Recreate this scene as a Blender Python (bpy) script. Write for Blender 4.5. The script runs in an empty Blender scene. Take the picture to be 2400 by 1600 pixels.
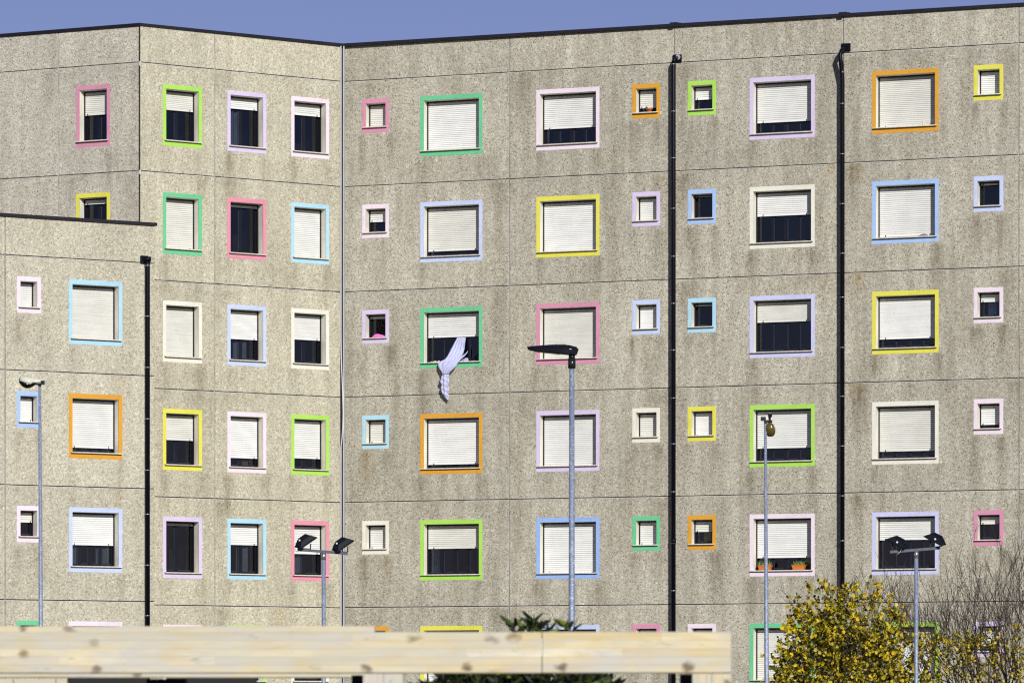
import bpy, math, random
from mathutils import Vector, Matrix
random.seed(11)
R_ = math.radians
S = bpy.context.scene
COL = S.collection

# ------------------------------------------------------------------ view constants
F = 10000.0           # focal length in photo pixels (150 mm on a 36 mm sensor)
CX, HY = 1200.0, 1664.0
EYE = 1.6
FL = 3.0              # storey height
def at(px, py, D):    # a point of the place from its bearing and distance
    return Vector(((px-CX)/F*D, D, EYE+(HY-py)/F*D))

# ------------------------------------------------------------------ materials
def lin(c):
    return tuple(((x/255)/12.92 if x/255 <= .04045 else ((x/255+.055)/1.055)**2.4) for x in c)
def newmat(name):
    m = bpy.data.materials.new(name); m.use_nodes = True
    nt = m.node_tree; b = nt.nodes['Principled BSDF']
    return m, nt, b
def N(nt, t, **kw):
    n = nt.nodes.new(t)
    for k, v in kw.items():
        if k in n.inputs: n.inputs[k].default_value = v
        else: setattr(n, k, v)
    return n
def ramp(nt, fac, stops, interp='LINEAR'):
    r = nt.nodes.new('ShaderNodeValToRGB'); cr = r.color_ramp; cr.interpolation = interp
    while len(cr.elements) < len(stops): cr.elements.new(.5)
    for e, (p, c) in zip(cr.elements, stops):
        e.position = p; e.color = (c[0], c[1], c[2], 1) if not isinstance(c, (int, float)) else (c, c, c, 1)
    nt.links.new(fac, r.inputs[0]); return r.outputs[0]
def mixc(nt, a, b, fac, mode='MIX'):
    m = nt.nodes.new('ShaderNodeMix'); m.data_type = 'RGBA'; m.blend_type = mode
    for s, v in ((m.inputs[0], fac), (m.inputs[6], a), (m.inputs[7], b)):
        if isinstance(v, (int, float)): s.default_value = v
        elif isinstance(v, tuple): s.default_value = (v[0], v[1], v[2], 1)
        else: nt.links.new(v, s)
    return m.outputs[2]
def mth(nt, op, a, b=None, clamp=False):
    m = nt.nodes.new('ShaderNodeMath'); m.operation = op; m.use_clamp = clamp
    for s, v in ((m.inputs[0], a), (m.inputs[1], b)):
        if v is None: continue
        if isinstance(v, (int, float)): s.default_value = v
        else: nt.links.new(v, s)
    return m.outputs[0]
def objco(nt, scale=(1, 1, 1)):
    t = nt.nodes.new('ShaderNodeTexCoord'); mp = nt.nodes.new('ShaderNodeMapping')
    mp.inputs['Scale'].default_value = scale
    nt.links.new(t.outputs['Object'], mp.inputs[0]); return mp.outputs[0]
def noise(nt, co, scale, detail=3, rough=.55):
    n = N(nt, 'ShaderNodeTexNoise'); n.inputs['Scale'].default_value = scale
    n.inputs['Detail'].default_value = detail; n.inputs['Roughness'].default_value = rough
    nt.links.new(co, n.inputs['Vector']); return n.outputs[0]
def voro(nt, co, scale, feat='F1'):
    n = N(nt, 'ShaderNodeTexVoronoi'); n.inputs['Scale'].default_value = scale; n.feature = feat
    nt.links.new(co, n.inputs['Vector']); return n
def bump(nt, b, h, strength=.4, dist=.01):
    bm = N(nt, 'ShaderNodeBump'); bm.inputs['Strength'].default_value = strength
    bm.inputs['Distance'].default_value = dist
    nt.links.new(h, bm.inputs['Height']); nt.links.new(bm.outputs[0], b.inputs['Normal'])

def mat_concrete(name, tint, dirt, seed, fleck=.9):
    """washed exposed-aggregate concrete: pebbles of several tones, weathering and run marks"""
    m, nt, b = newmat(name)
    co = objco(nt)
    mp = N(nt, 'ShaderNodeMapping'); mp.inputs['Location'].default_value = (seed, seed*.7, seed*1.3)
    nt.links.new(co, mp.inputs[0]); co = mp.outputs[0]
    wn = N(nt, 'ShaderNodeTexNoise'); wn.inputs['Scale'].default_value = 16
    nt.links.new(co, wn.inputs['Vector'])
    wv = N(nt, 'ShaderNodeVectorMath', operation='SCALE'); wv.inputs['Scale'].default_value = .06
    nt.links.new(wn.outputs['Color'], wv.inputs[0])
    wa = N(nt, 'ShaderNodeVectorMath', operation='ADD')
    nt.links.new(co, wa.inputs[0]); nt.links.new(wv.outputs[0], wa.inputs[1]); cw = wa.outputs[0]
    v = voro(nt, cw, 24)
    sep = N(nt, 'ShaderNodeSeparateColor'); nt.links.new(v.outputs['Color'], sep.inputs[0])
    t = tint
    def k(f, w=0): return (t[0]*f*(1+w), t[1]*f, t[2]*f*(1-w))
    peb = ramp(nt, sep.outputs[0], [(0, k(.70, .05)), (.15, k(.86, .03)), (.3, k(.95, .02)), (.55, k(1.0)),
                                    (.75, k(1.06, -.03)), (.9, k(1.12, .02)), (1, k(1.32, -.03))])
    v3 = voro(nt, cw, 25)
    sep3 = N(nt, 'ShaderNodeSeparateColor'); nt.links.new(v3.outputs['Color'], sep3.inputs[0])
    keep = ramp(nt, sep3.outputs[2], [(.50, 0), (.53, .6), (.8, .85), (.95, 1)])
    fk = mth(nt, 'MULTIPLY', keep, ramp(nt, v3.outputs['Distance'], [(.25, 1), (.42, 0)]), True)
    thick = ramp(nt, noise(nt, co, 1.1, 4, .6), [(.3, .45), (.62, 1.0)])
    fk = mth(nt, 'MULTIPLY', fk, mth(nt, 'MULTIPLY', thick, fleck), True)
    peb = mixc(nt, peb, k(.18, .06), fk)
    v2 = voro(nt, cw, 52)
    sep2 = N(nt, 'ShaderNodeSeparateColor'); nt.links.new(v2.outputs['Color'], sep2.inputs[0])
    fine = ramp(nt, sep2.outputs[1], [(0, .72), (.15, .9), (.8, 1.05), (1, 1.2)])
    c = mixc(nt, peb, fine, .8, 'MULTIPLY')
    # broad weathering: patches and vertical veils
    patch = ramp(nt, noise(nt, co, .55, 5, .6), [(.3, .92), (.5, 1.0), (.75, 1.05)])
    c = mixc(nt, c, patch, 1.0, 'MULTIPLY')
    mot = ramp(nt, noise(nt, co, 3.4, 4, .7), [(.32, .955), (.5, 1.0), (.7, 1.03)])
    c = mixc(nt, c, mot, 1.0, 'MULTIPLY')
    cv = N(nt, 'ShaderNodeMapping'); cv.inputs['Scale'].default_value = (2.6, 1, .28)
    nt.links.new(co, cv.inputs[0])
    veil = ramp(nt, noise(nt, cv.outputs[0], 1.0, 5, .65), [(.38, (1, 1, 1)), (.7, (1-.34*dirt, 1-.36*dirt, 1-.40*dirt))])
    c = mixc(nt, c, veil, 1.0, 'MULTIPLY')
    at_ = N(nt, 'ShaderNodeAttribute', attribute_name='wear')
    sa = N(nt, 'ShaderNodeSeparateColor'); nt.links.new(at_.outputs['Color'], sa.inputs[0])
    br = noise(nt, cv.outputs[0], 3.2, 4, .7)
    brk = ramp(nt, br, [(.3, .35), (.65, 1.0)])
    st = mth(nt, 'MULTIPLY', sa.outputs[0], brk, True)
    c = mixc(nt, c, mixc(nt, c, (.47, .43, .38), 1.0, 'MULTIPLY'), st)
    ru = mth(nt, 'MULTIPLY', sa.outputs[1], brk, True)
    c = mixc(nt, c, mixc(nt, c, (.80, .60, .30), 1.0, 'MULTIPLY'), ru)
    pt = ramp(nt, sa.outputs[2], [(0, .93), (1, 1.05)])
    c = mixc(nt, c, pt, 1.0, 'MULTIPLY')
    nt.links.new(c, b.inputs['Base Color']); b.inputs['Roughness'].default_value = .9
    b.inputs['Specular IOR Level'].default_value = .25
    h = mth(nt, 'ADD', mth(nt, 'MULTIPLY', v.outputs['Distance'], -8.0), noise(nt, co, 60, 2))
    bump(nt, b, h, .24, .008)
    return m

def mat_paint(name, srgb, k=.80):
    """masonry paint on the window surround, a little uneven and washed out in places"""
    m, nt, b = newmat(name); co = objco(nt)
    c = lin(srgb); lu = .3*c[0]+.6*c[1]+.1*c[2]; c = tuple((x*.93+lu*.07)*k for x in c)
    pale = tuple(min(.74, x*.6+.30) for x in c); deep = tuple(x*.90+.008 for x in c)
    f = ramp(nt, noise(nt, co, 1.7, 4, .6), [(.36, 0), (.72, 1)])
    col = mixc(nt, c, deep, f)
    f2 = ramp(nt, noise(nt, co, 3.1, 5, .7), [(.55, 0), (.85, .22)])
    col = mixc(nt, col, pale, f2)
    gm = objco(nt, (7, 7, 1.8))
    col = mixc(nt, col, ramp(nt, noise(nt, gm, 1.0, 5, .7), [(.56, 1), (.72, .80)]), 1.0, 'MULTIPLY')
    g = ramp(nt, noise(nt, co, 14, 5, .75), [(.28, .80), (.45, .97), (.6, 1.02)])
    col = mixc(nt, col, g, 1.0, 'MULTIPLY')
    nt.links.new(col, b.inputs['Base Color']); b.inputs['Roughness'].default_value = .8
    b.inputs['Specular IOR Level'].default_value = .3
    bump(nt, b, noise(nt, co, 45, 3), .25, .004)
    return m

def mat_plain(name, base, rough=.6, metal=0.0, var=.12, scale=4, bumps=0, spec=.4, sc3=(1, 1, 1)):
    m, nt, b = newmat(name); co = objco(nt, sc3)
    f = ramp(nt, noise(nt, co, scale, 5, .65), [(.3, 1-var), (.7, 1+var*.6)])
    col = mixc(nt, tuple(base), f, 1.0, 'MULTIPLY')
    nt.links.new(col, b.inputs['Base Color']); b.inputs['Roughness'].default_value = rough
    b.inputs['Metallic'].default_value = metal; b.inputs['Specular IOR Level'].default_value = spec
    if bumps: bump(nt, b, noise(nt, co, scale*8, 3), bumps, .004)
    return m

M = {}
M['wall_r'] = mat_concrete('aggregate_grey', (.448, .424, .346), .85, 3.1, 1.1)
M['wall_m'] = mat_concrete('aggregate_warm', (.482, .454, .350), .5, 17.7, .7)
M['wall_l'] = mat_concrete('aggregate_dull', (.485, .460, .385), .55, 41.3, 1.0)
M['wall_f'] = mat_concrete('aggregate_buff', (.478, .452, .355), .45, 63.9, .7)
M['sealant'] = mat_plain('sealant', (.56, .54, .50), .7, var=.5, scale=1.3)
M['sealant_dark'] = mat_plain('sealant_dark', (.02, .016, .010), .8, var=.3)
M['coping'] = mat_plain('coping_metal', (.010, .009, .014), .45, .0, .4, 2)
M['pipe'] = mat_plain('pipe_metal', (.0025, .003, .007), .45, .0, .3, 3, spec=.16)
M['bracket'] = mat_plain('bracket_steel', (.34, .36, .40), .3, .8, .2, 8)
M['strip'] = mat_plain('cover_strip', (.46, .47, .49), .45, .0, .1, 3)
M['recess'] = mat_plain('joint_recess', (.10, .10, .098), .8, .0, .2, 3)
M['reveal'] = mat_plain('reveal_plaster', (.74, .71, .60), .85, 0, .22, 3.0, sc3=(1, 1, .5))
M['sill'] = mat_plain('sill_stone', (.60, .56, .48), .6, 0, .38, 9)
M['frame'] = mat_plain('window_frame_dark', (.006, .0065, .012), .35, 0, .3, 4)
M['dark'] = mat_plain('room_dark', (.012, .012, .014), .95, 0, .3, 2, spec=.1)
M['white_lum'] = mat_plain('lamp_housing', (.52, .53, .44), .45, 0, .12, 5)
M['black'] = mat_plain('black_casting', (.006, .007, .012), .5, 0, .3, 8, spec=.2)
M['bowl'] = mat_plain('lamp_bowl_dark', (.004, .004, .003), .2, 0, .2, 5, spec=.5)
M['galv2'] = None
M['steelbar'] = mat_plain('grey_bar', (.055, .07, .085), .55, .0, .35, 9)
M['chrome'] = mat_plain('bright_sleeve', (.50, .55, .55), .25, .85, .15, 9)
M['bolt'] = mat_plain('bolt_zinc', (.40, .42, .47), .4, .3, .1, 9)
M['cable_w'] = mat_plain('cable_pale', (.55, .52, .45), .6)
M['terracotta'] = mat_plain('terracotta', (.50, .15, .03), .75, 0, .25, 14, .3)
M['leaf_green'] = mat_plain('leaf_green', (.07, .15, .02), .6, 0, .4, 6)
M['pinkcloth'] = mat_plain('pink_cloth', (.78, .16, .50), .85, 0, .2, 14, .3)
M['candle'] = mat_plain('cream_wax', (.65, .55, .28), .6)
M['yellow_curtain'] = mat_plain('yellow_curtain', (.74, .70, .05), .9, 0, .2, 8)
M['pale_curtain'] = mat_plain('pale_curtain', (.55, .62, .66), .9, 0, .2, 8)
M['blue_curtain'] = mat_plain('blue_curtain', (.13, .14, .30), .9, 0, .2, 8)

def mat_shutter(name, base, seed):
    m, nt, b = newmat(name); co = objco(nt)
    mp = N(nt, 'ShaderNodeMapping'); mp.inputs['Location'].default_value = (seed, 0, seed)
    nt.links.new(co, mp.inputs[0])
    f = ramp(nt, noise(nt, mp.outputs[0], 1.4, 4, .6), [(.3, .93), (.7, 1.03)])
    col = mixc(nt, tuple(base), f, 1.0, 'MULTIPLY')
    mp2 = N(nt, 'ShaderNodeMapping'); mp2.inputs['Scale'].default_value = (1.2, 1, 19)
    nt.links.new(mp.outputs[0], mp2.inputs[0])
    f = ramp(nt, noise(nt, mp2.outputs[0], 1.0, 2, .5), [(.35, .93), (.65, 1.04)])
    col = mixc(nt, col, f, 1.0, 'MULTIPLY')
    nt.links.new(col, b.inputs['Base Color']); b.inputs['Roughness'].default_value = .5
    b.inputs['Specular IOR Level'].default_value = .35
    return m
SH = [mat_shutter('shutter_white', (.655, .66, .645), 1), mat_shutter('shutter_cream', (.625, .62, .58), 5),
      mat_shutter('shutter_bright', (.69, .695, .685), 9)]

M['sheen_strip'] = mat_plain('painted_sheen', (.035, .042, .065), .4, 0, .4, 6)  # lighter strips along the mullions, coloured to stand in for sheen lines
M['groove'] = mat_plain('shutter_groove', (.44, .43, .35), .8, 0, .3, 5)
def mat_glass():
    m = bpy.data.materials.new('window_glass'); m.use_nodes = True; nt = m.node_tree
    nt.nodes.clear(); o = N(nt, 'ShaderNodeOutputMaterial'); mx = N(nt, 'ShaderNodeMixShader')
    fr = N(nt, 'ShaderNodeFresnel'); fr.inputs[0].default_value = 1.55
    tr = N(nt, 'ShaderNodeBsdfTransparent'); tr.inputs[0].default_value = (.62, .66, .70, 1)
    gl = N(nt, 'ShaderNodeBsdfGlossy'); gl.inputs['Roughness'].default_value = .02
    gl.inputs[0].default_value = (.75, .8, .9, 1)
    nz = N(nt, 'ShaderNodeTexNoise'); nz.inputs['Scale'].default_value = 1.1
    tc = N(nt, 'ShaderNodeTexCoord'); nt.links.new(tc.outputs['Object'], nz.inputs['Vector'])
    bp = N(nt, 'ShaderNodeBump'); bp.inputs['Strength'].default_value = .03
    nt.links.new(nz.outputs[0], bp.inputs['Height']); nt.links.new(bp.outputs[0], gl.inputs['Normal'])
    ml = N(nt, 'ShaderNodeMath', operation='MULTIPLY'); ml.inputs[1].default_value = 1.5
    nt.links.new(fr.outputs[0], ml.inputs[0])
    nt.links.new(ml.outputs[0], mx.inputs[0]); nt.links.new(tr.outputs[0], mx.inputs[1])
    nt.links.new(gl.outputs[0], mx.inputs[2]); nt.links.new(mx.outputs[0], o.inputs[0])
    return m
M['glass'] = mat_glass()

def mat_galv():
    m, nt, b = newmat('galvanised_steel'); co = objco(nt)
    v = voro(nt, co, 42); sp = N(nt, 'ShaderNodeSeparateColor'); nt.links.new(v.outputs['Color'], sp.inputs[0])
    c = ramp(nt, sp.outputs[0], [(0, (.17, .20, .28)), (.6, (.23, .27, .37)), (.85, (.28, .32, .42)), (1, (.42, .46, .55))])
    f = ramp(nt, noise(nt, co, 1.2, 5, .7), [(.3, .86), (.7, 1.08)])
    c = mixc(nt, c, f, 1, 'MULTIPLY')
    nt.links.new(c, b.inputs['Base Color']); b.inputs['Roughness'].default_value = .55; b.inputs['Metallic'].default_value = .25
    return m
M['galv'] = mat_galv()

def mat_wood():
    """glued laminated spruce: five lamellas, each its own tone, knots, grey weathering"""
    m, nt, b = newmat('laminated_spruce')
    t = N(nt, 'ShaderNodeTexCoord'); sx = N(nt, 'ShaderNodeSeparateXYZ'); nt.links.new(t.outputs['Object'], sx.inputs[0])
    lam = mth(nt, 'FLOOR', mth(nt, 'DIVIDE', sx.outputs[2], .0393))
    # boards inside a lamella are finger-jointed: a new tone every metre or so
    seg = mth(nt, 'FLOOR', mth(nt, 'ADD', mth(nt, 'MULTIPLY', sx.outputs[0], 1.35), mth(nt, 'MULTIPLY', lam, .37)))
    cmb = N(nt, 'ShaderNodeCombineXYZ'); nt.links.new(lam, cmb.inputs[0]); nt.links.new(seg, cmb.inputs[1])
    wn = N(nt, 'ShaderNodeTexWhiteNoise'); nt.links.new(cmb.outputs[0], wn.inputs[0])
    c = ramp(nt, wn.outputs[0], [(0, (.46, .43, .34)), (.3, (.57, .51, .345)), (.55, (.54, .44, .25)), (.8, (.60, .53, .35)), (1, (.66, .60, .44))])
    mp = N(nt, 'ShaderNodeMapping'); mp.inputs['Scale'].default_value = (.7, 3, 14); nt.links.new(t.outputs['Object'], mp.inputs[0])
    g = ramp(nt, noise(nt, mp.outputs[0], 3, 5, .65), [(.3, .86), (.7, 1.07)])
    c = mixc(nt, c, g, 1, 'MULTIPLY')
    gp = N(nt, 'ShaderNodeMapping'); gp.inputs['Scale'].default_value = (1.1, 1, 5); nt.links.new(t.outputs['Object'], gp.inputs[0])
    gf = ramp(nt, noise(nt, gp.outputs[0], 1.8, 5, .7), [(.42, 0), (.60, .9)])
    c = mixc(nt, c, (.46, .44, .395), gf)
    sp_ = N(nt, 'ShaderNodeMapping'); sp_.inputs['Scale'].default_value = (2.2, 1, 11); nt.links.new(t.outputs['Object'], sp_.inputs[0])
    sm_ = ramp(nt, noise(nt, sp_.outputs[0], 2.3, 6, .75), [(.59, 0), (.72, .75)])
    c = mixc(nt, c, (.16, .15, .13), sm_)
    yf = ramp(nt, noise(nt, gp.outputs[0], 4.1, 4, .6), [(.5, 0), (.7, .5)])
    c = mixc(nt, c, (.50, .38, .16), yf)
    # knots
    kp = N(nt, 'ShaderNodeMapping'); kp.inputs['Scale'].default_value = (8.5, 1, 12); nt.links.new(t.outputs['Object'], kp.inputs[0])
    wk = N(nt, 'ShaderNodeTexVoronoi'); wk.inputs['Scale'].default_value = 1.0; wk.voronoi_dimensions = '2D'
    sx2 = N(nt, 'ShaderNodeSeparateXYZ'); nt.links.new(kp.outputs[0], sx2.inputs[0])
    c2 = N(nt, 'ShaderNodeCombineXYZ'); nt.links.new(sx2.outputs[0], c2.inputs[0]); nt.links.new(sx2.outputs[2], c2.inputs[1])
    kn = N(nt, 'ShaderNodeTexNoise'); kn.inputs['Scale'].default_value = 1.4; nt.links.new(c2.outputs[0], kn.inputs['Vector'])
    ks = N(nt, 'ShaderNodeVectorMath', operation='SCALE'); ks.inputs['Scale'].default_value = .8; nt.links.new(kn.outputs['Color'], ks.inputs[0])
    ka = N(nt, 'ShaderNodeVectorMath', operation='ADD'); nt.links.new(c2.outputs[0], ka.inputs[0]); nt.links.new(ks.outputs[0], ka.inputs[1])
    nt.links.new(ka.outputs[0], wk.inputs['Vector'])
    kc = N(nt, 'ShaderNodeSeparateColor'); nt.links.new(wk.outputs['Color'], kc.inputs[0])
    keep = ramp(nt, kc.outputs[0], [(.88, 0), (.885, 1)], 'CONSTANT')
    kd = ramp(nt, wk.outputs['Distance'], [(.1, 1), (.22, .5), (.34, 0)])
    kv = ramp(nt, kc.outputs[1], [(0, .25), (1, 1)]); kf = mth(nt, 'MULTIPLY', mth(nt, 'MULTIPLY', keep, kv), kd, True)
    c = mixc(nt, c, (.10, .065, .04), kf)
    gl = ramp(nt, mth(nt, 'FRACT', mth(nt, 'DIVIDE', sx.outputs[2], .0393)), [(0, .80), (.08, 1), (.92, 1), (1, .80)])  # darkened lamella seams; the top one also stands in for joint shade
    c = mixc(nt, c, gl, 1, 'MULTIPLY')
    nt.links.new(c, b.inputs['Base Color']); b.inputs['Roughness'].default_value = .75
    b.inputs['Specular IOR Level'].default_value = .25
    bump(nt, b, noise(nt, mp.outputs[0], 8, 3), .3, .004)
    return m
M['wood'] = mat_wood()
M['shade_dark'] = mat_plain('painted_shade', (.012, .011, .012), .8, 0, .3, 5)  # near-black colour carries the shade on rear posts, rail and corner gap

def mat_leaf(name, stops, trans=.25):
    m, nt, b = newmat(name)
    g = N(nt, 'ShaderNodeNewGeometry')
    c = ramp(nt, g.outputs['Random Per Island'], stops)
    nt.links.new(c, b.inputs['Base Color']); b.inputs['Roughness'].default_value = .55
    b.inputs['Specular IOR Level'].default_value = .3
    tl = N(nt, 'ShaderNodeBsdfTranslucent'); nt.links.new(c, tl.inputs[0])
    mx = N(nt, 'ShaderNodeMixShader'); mx.inputs[0].default_value = trans
    o = nt.nodes['Material Output']
    nt.links.new(b.outputs[0], mx.inputs[1]); nt.links.new(tl.outputs[0], mx.inputs[2]); nt.links.new(mx.outputs[0], o.inputs[0])
    return m
M['leaf_yellow'] = mat_leaf('leaf_autumn', [(0, (.035, .045, .004)), (.22, (.10, .11, .008)), (.42, (.28, .24, .010)),
                                           (.60, (.52, .40, .013)), (.84, (.66, .50, .018)), (.94, (.62, .36, .012)), (1, (.16, .22, .02))], .2)
M['leaf_dark'] = mat_leaf('leaf_laurel', [(0, (.005, .010, .003)), (.6, (.010, .020, .004)), (.86, (.04, .07, .006)), (1, (.15, .19, .012))], .2)
M['bark'] = mat_plain('bark_grey', (.058, .038, .032), .9, 0, .35, 12)
M['bark2'] = mat_plain('bark_brown', (.055, .042, .033), .9, 0, .35, 12)

def mat_sheet():
    m, nt, b = newmat('lilac_sheet'); co = objco(nt)
    f = ramp(nt, noise(nt, co, 9, 4, .6), [(.3, .9), (.7, 1.05)])
    c = mixc(nt, (.44, .45, .64), f, 1, 'MULTIPLY')
    nt.links.new(c, b.inputs['Base Color']); b.inputs['Roughness'].default_value = .7
    bump(nt, b, noise(nt, co, 22, 4), .6, .012)
    return m
M['sheet'] = mat_sheet()
M['crackc'] = None

PAINT = {'pink': (222, 146, 176), 'green': (104, 205, 146), 'orange': (228, 162, 4), 'yellow': (232, 226, 62),
         'lime': (172, 228, 76), 'lilac': (220, 205, 238), 'palepink': (243, 226, 238), 'lavender': (206, 208, 246),
         'paleblue': (200, 214, 250), 'blue': (150, 188, 248), 'skyblue': (168, 200, 246), 'cyan': (176, 222, 242),
         'ivory': (238, 236, 220), 'rose': (234, 146, 168)}
WORD = {'pink': 'pink', 'green': 'sea green', 'orange': 'orange', 'yellow': 'yellow', 'lime': 'lime green', 'lilac': 'lilac',
        'palepink': 'very pale pink', 'lavender': 'lavender', 'paleblue': 'pale lavender blue', 'blue': 'blue',
        'skyblue': 'sky blue', 'cyan': 'pale cyan', 'ivory': 'ivory', 'rose': 'rose pink'}
for k_, c_ in PAINT.items(): M['p_'+k_] = mat_paint('paint_'+k_, c_)

# ------------------------------------------------------------------ mesh builder
class MB:
    def __init__(s): s.v = []; s.f = []; s.m = []; s.sm = []
    def quad(s, pts, m=0, sm=False):
        i = len(s.v); s.v += [tuple(p) for p in pts]; s.f.append(tuple(range(i, i+len(pts)))); s.m.append(m); s.sm.append(sm)
    def box(s, x0, x1, y0, y1, z0, z1, m=0, X=None, bev=0):
        P = [(x, y, z) for z in (z0, z1) for y in (y0, y1) for x in (x0, x1)]
        if X: P = [tuple(X @ Vector(p)) for p in P]
        i = len(s.v); s.v += P
        for f in ((0, 2, 3, 1), (4, 5, 7, 6), (0, 1, 5, 4), (1, 3, 7, 5), (3, 2, 6, 7), (2, 0, 4, 6)):
            s.f.append(tuple(i+a for a in f)); s.m.append(m); s.sm.append(False)
    def hull(s, rings, m=0, caps=True, sm=False, closed=True):
        """rings of equal count joined in order"""
        i = len(s.v); n = len(rings[0])
        for r in rings: s.v += [tuple(p) for p in r]
        for a in range(len(rings)-1):
            for j in range(n if closed else n-1):
                k = (j+1) % n
                s.f.append((i+a*n+j, i+a*n+k, i+(a+1)*n+k, i+(a+1)*n+j)); s.m.append(m); s.sm.append(sm)
        if caps:
            s.f.append(tuple(i+j for j in range(n))[::-1]); s.m.append(m); s.sm.append(False)
            b = i+(len(rings)-1)*n
            s.f.append(tuple(b+j for j in range(n))); s.m.append(m); s.sm.append(False)
    def tube(s, path, radii, n=8, m=0, sm=True, caps=True):
        path = [Vector(p) for p in path]
        if isinstance(radii, (int, float)): radii = [radii]*len(path)
        rings = []; up = None
        for k, p in enumerate(path):
            d = (path[min(k+1, len(path)-1)]-path[max(k-1, 0)]).normalized()
            if up is None:
                up = Vector((0, 1, 0)) if abs(d.y) < .9 else Vector((1, 0, 0))
            a = d.cross(up)
            if a.length < 1e-5: a = d.cross(Vector((1, 0, 0)))
            a.normalize(); b = d.cross(a).normalized(); up = -b if False else up
            rings.append([p+radii[k]*(math.cos(2*math.pi*j/n)*a+math.sin(2*math.pi*j/n)*b) for j in range(n)])
        s.hull(rings, m, caps, sm)
    def prism(s, poly, y0, y1, m=0, poly2=None):
        """polygon in x,z pushed through y; poly2 is the outline at y1"""
        poly2 = poly2 or poly
        s.hull([[(x, y0, z) for x, z in poly], [(x, y1, z) for x, z in poly2]], m)
    def build(s, name, mats, parent=None, loc=None, mat4=None):
        me = bpy.data.meshes.new(name); me.from_pydata(s.v, [], s.f)
        if not isinstance(mats, (list, tuple)): mats = [mats]
        for a in mats: me.materials.append(a)
        me.polygons.foreach_set('material_index', s.m); me.polygons.foreach_set('use_smooth', s.sm); me.update()
        return link(name, me, parent, loc, mat4)
def link(name, me, parent=None, loc=None, mat4=None):
    o = bpy.data.objects.new(name, me); COL.objects.link(o)
    if parent: o.parent = parent
    if mat4 is not None: o.matrix_local = mat4
    elif loc is not None: o.location = loc
    return o
def tag(o, label=None, cat=None, group=None, kind=None):
    if label: o['label'] = label
    if cat: o['category'] = cat
    if group: o['group'] = group
    if kind: o['kind'] = kind
    return o
def empty(name, loc, label, cat, group=None):
    o = link(name, None, None, loc); o.empty_display_size = .3
    return tag(o, label, cat, group)

# ------------------------------------------------------------------ walls as planes through bearings
class Wall:
    def __init__(s, xa, sa, slope, x0, x1, c):
        s.s = lambda x: sa+slope*(x-xa)
        s.c = c; s.P0 = s.pt(x0); P1 = s.pt(x1)
        d = P1-s.P0; s.L = d.length; s.t = d.normalized(); s.x0 = x0
        s.inn = Vector((-s.t.y, s.t.x, 0))          # into the building
        if s.inn.y < 0: s.inn = -s.inn
        s.mat = Matrix(((s.t.x, s.inn.x, 0, s.P0.x), (s.t.y, s.inn.y, 0, s.P0.y), (0, 0, 1, 0), (0, 0, 0, 1)))
        s.zj = [EYE+(5+c-k)*FL for k in range(7)]
        s.top = s.zj[0]+1.02
    def pt(s, x):
        D = F*FL/s.s(x); return Vector(((x-CX)/F*D, D, 0))
    def u(s, x): return (s.pt(x)-s.P0).dot(s.t)
WR = Wall(811, 246.3, .00958, 804.5, 2620, .979)
WM = Wall(362.5, 253.5, -.01615, 329, 800.0, .976)
WL = Wall(329, 254.05, .0125, -160, 327, .977)
WF = Wall(12.5, 269.1, -.0147, -160, 361, .966)
WM.P_end = WM.pt(800.0)
WF.zall = WF.zj; WF.top = WF.zj[2]+1.03

SM_H, LG_H = (.54, 1.495), (.545, 2.25)     # band top/bottom below the joint
MS, MT, MBm = .103, .122, .155                # band widths: sides, top, bottom

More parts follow.
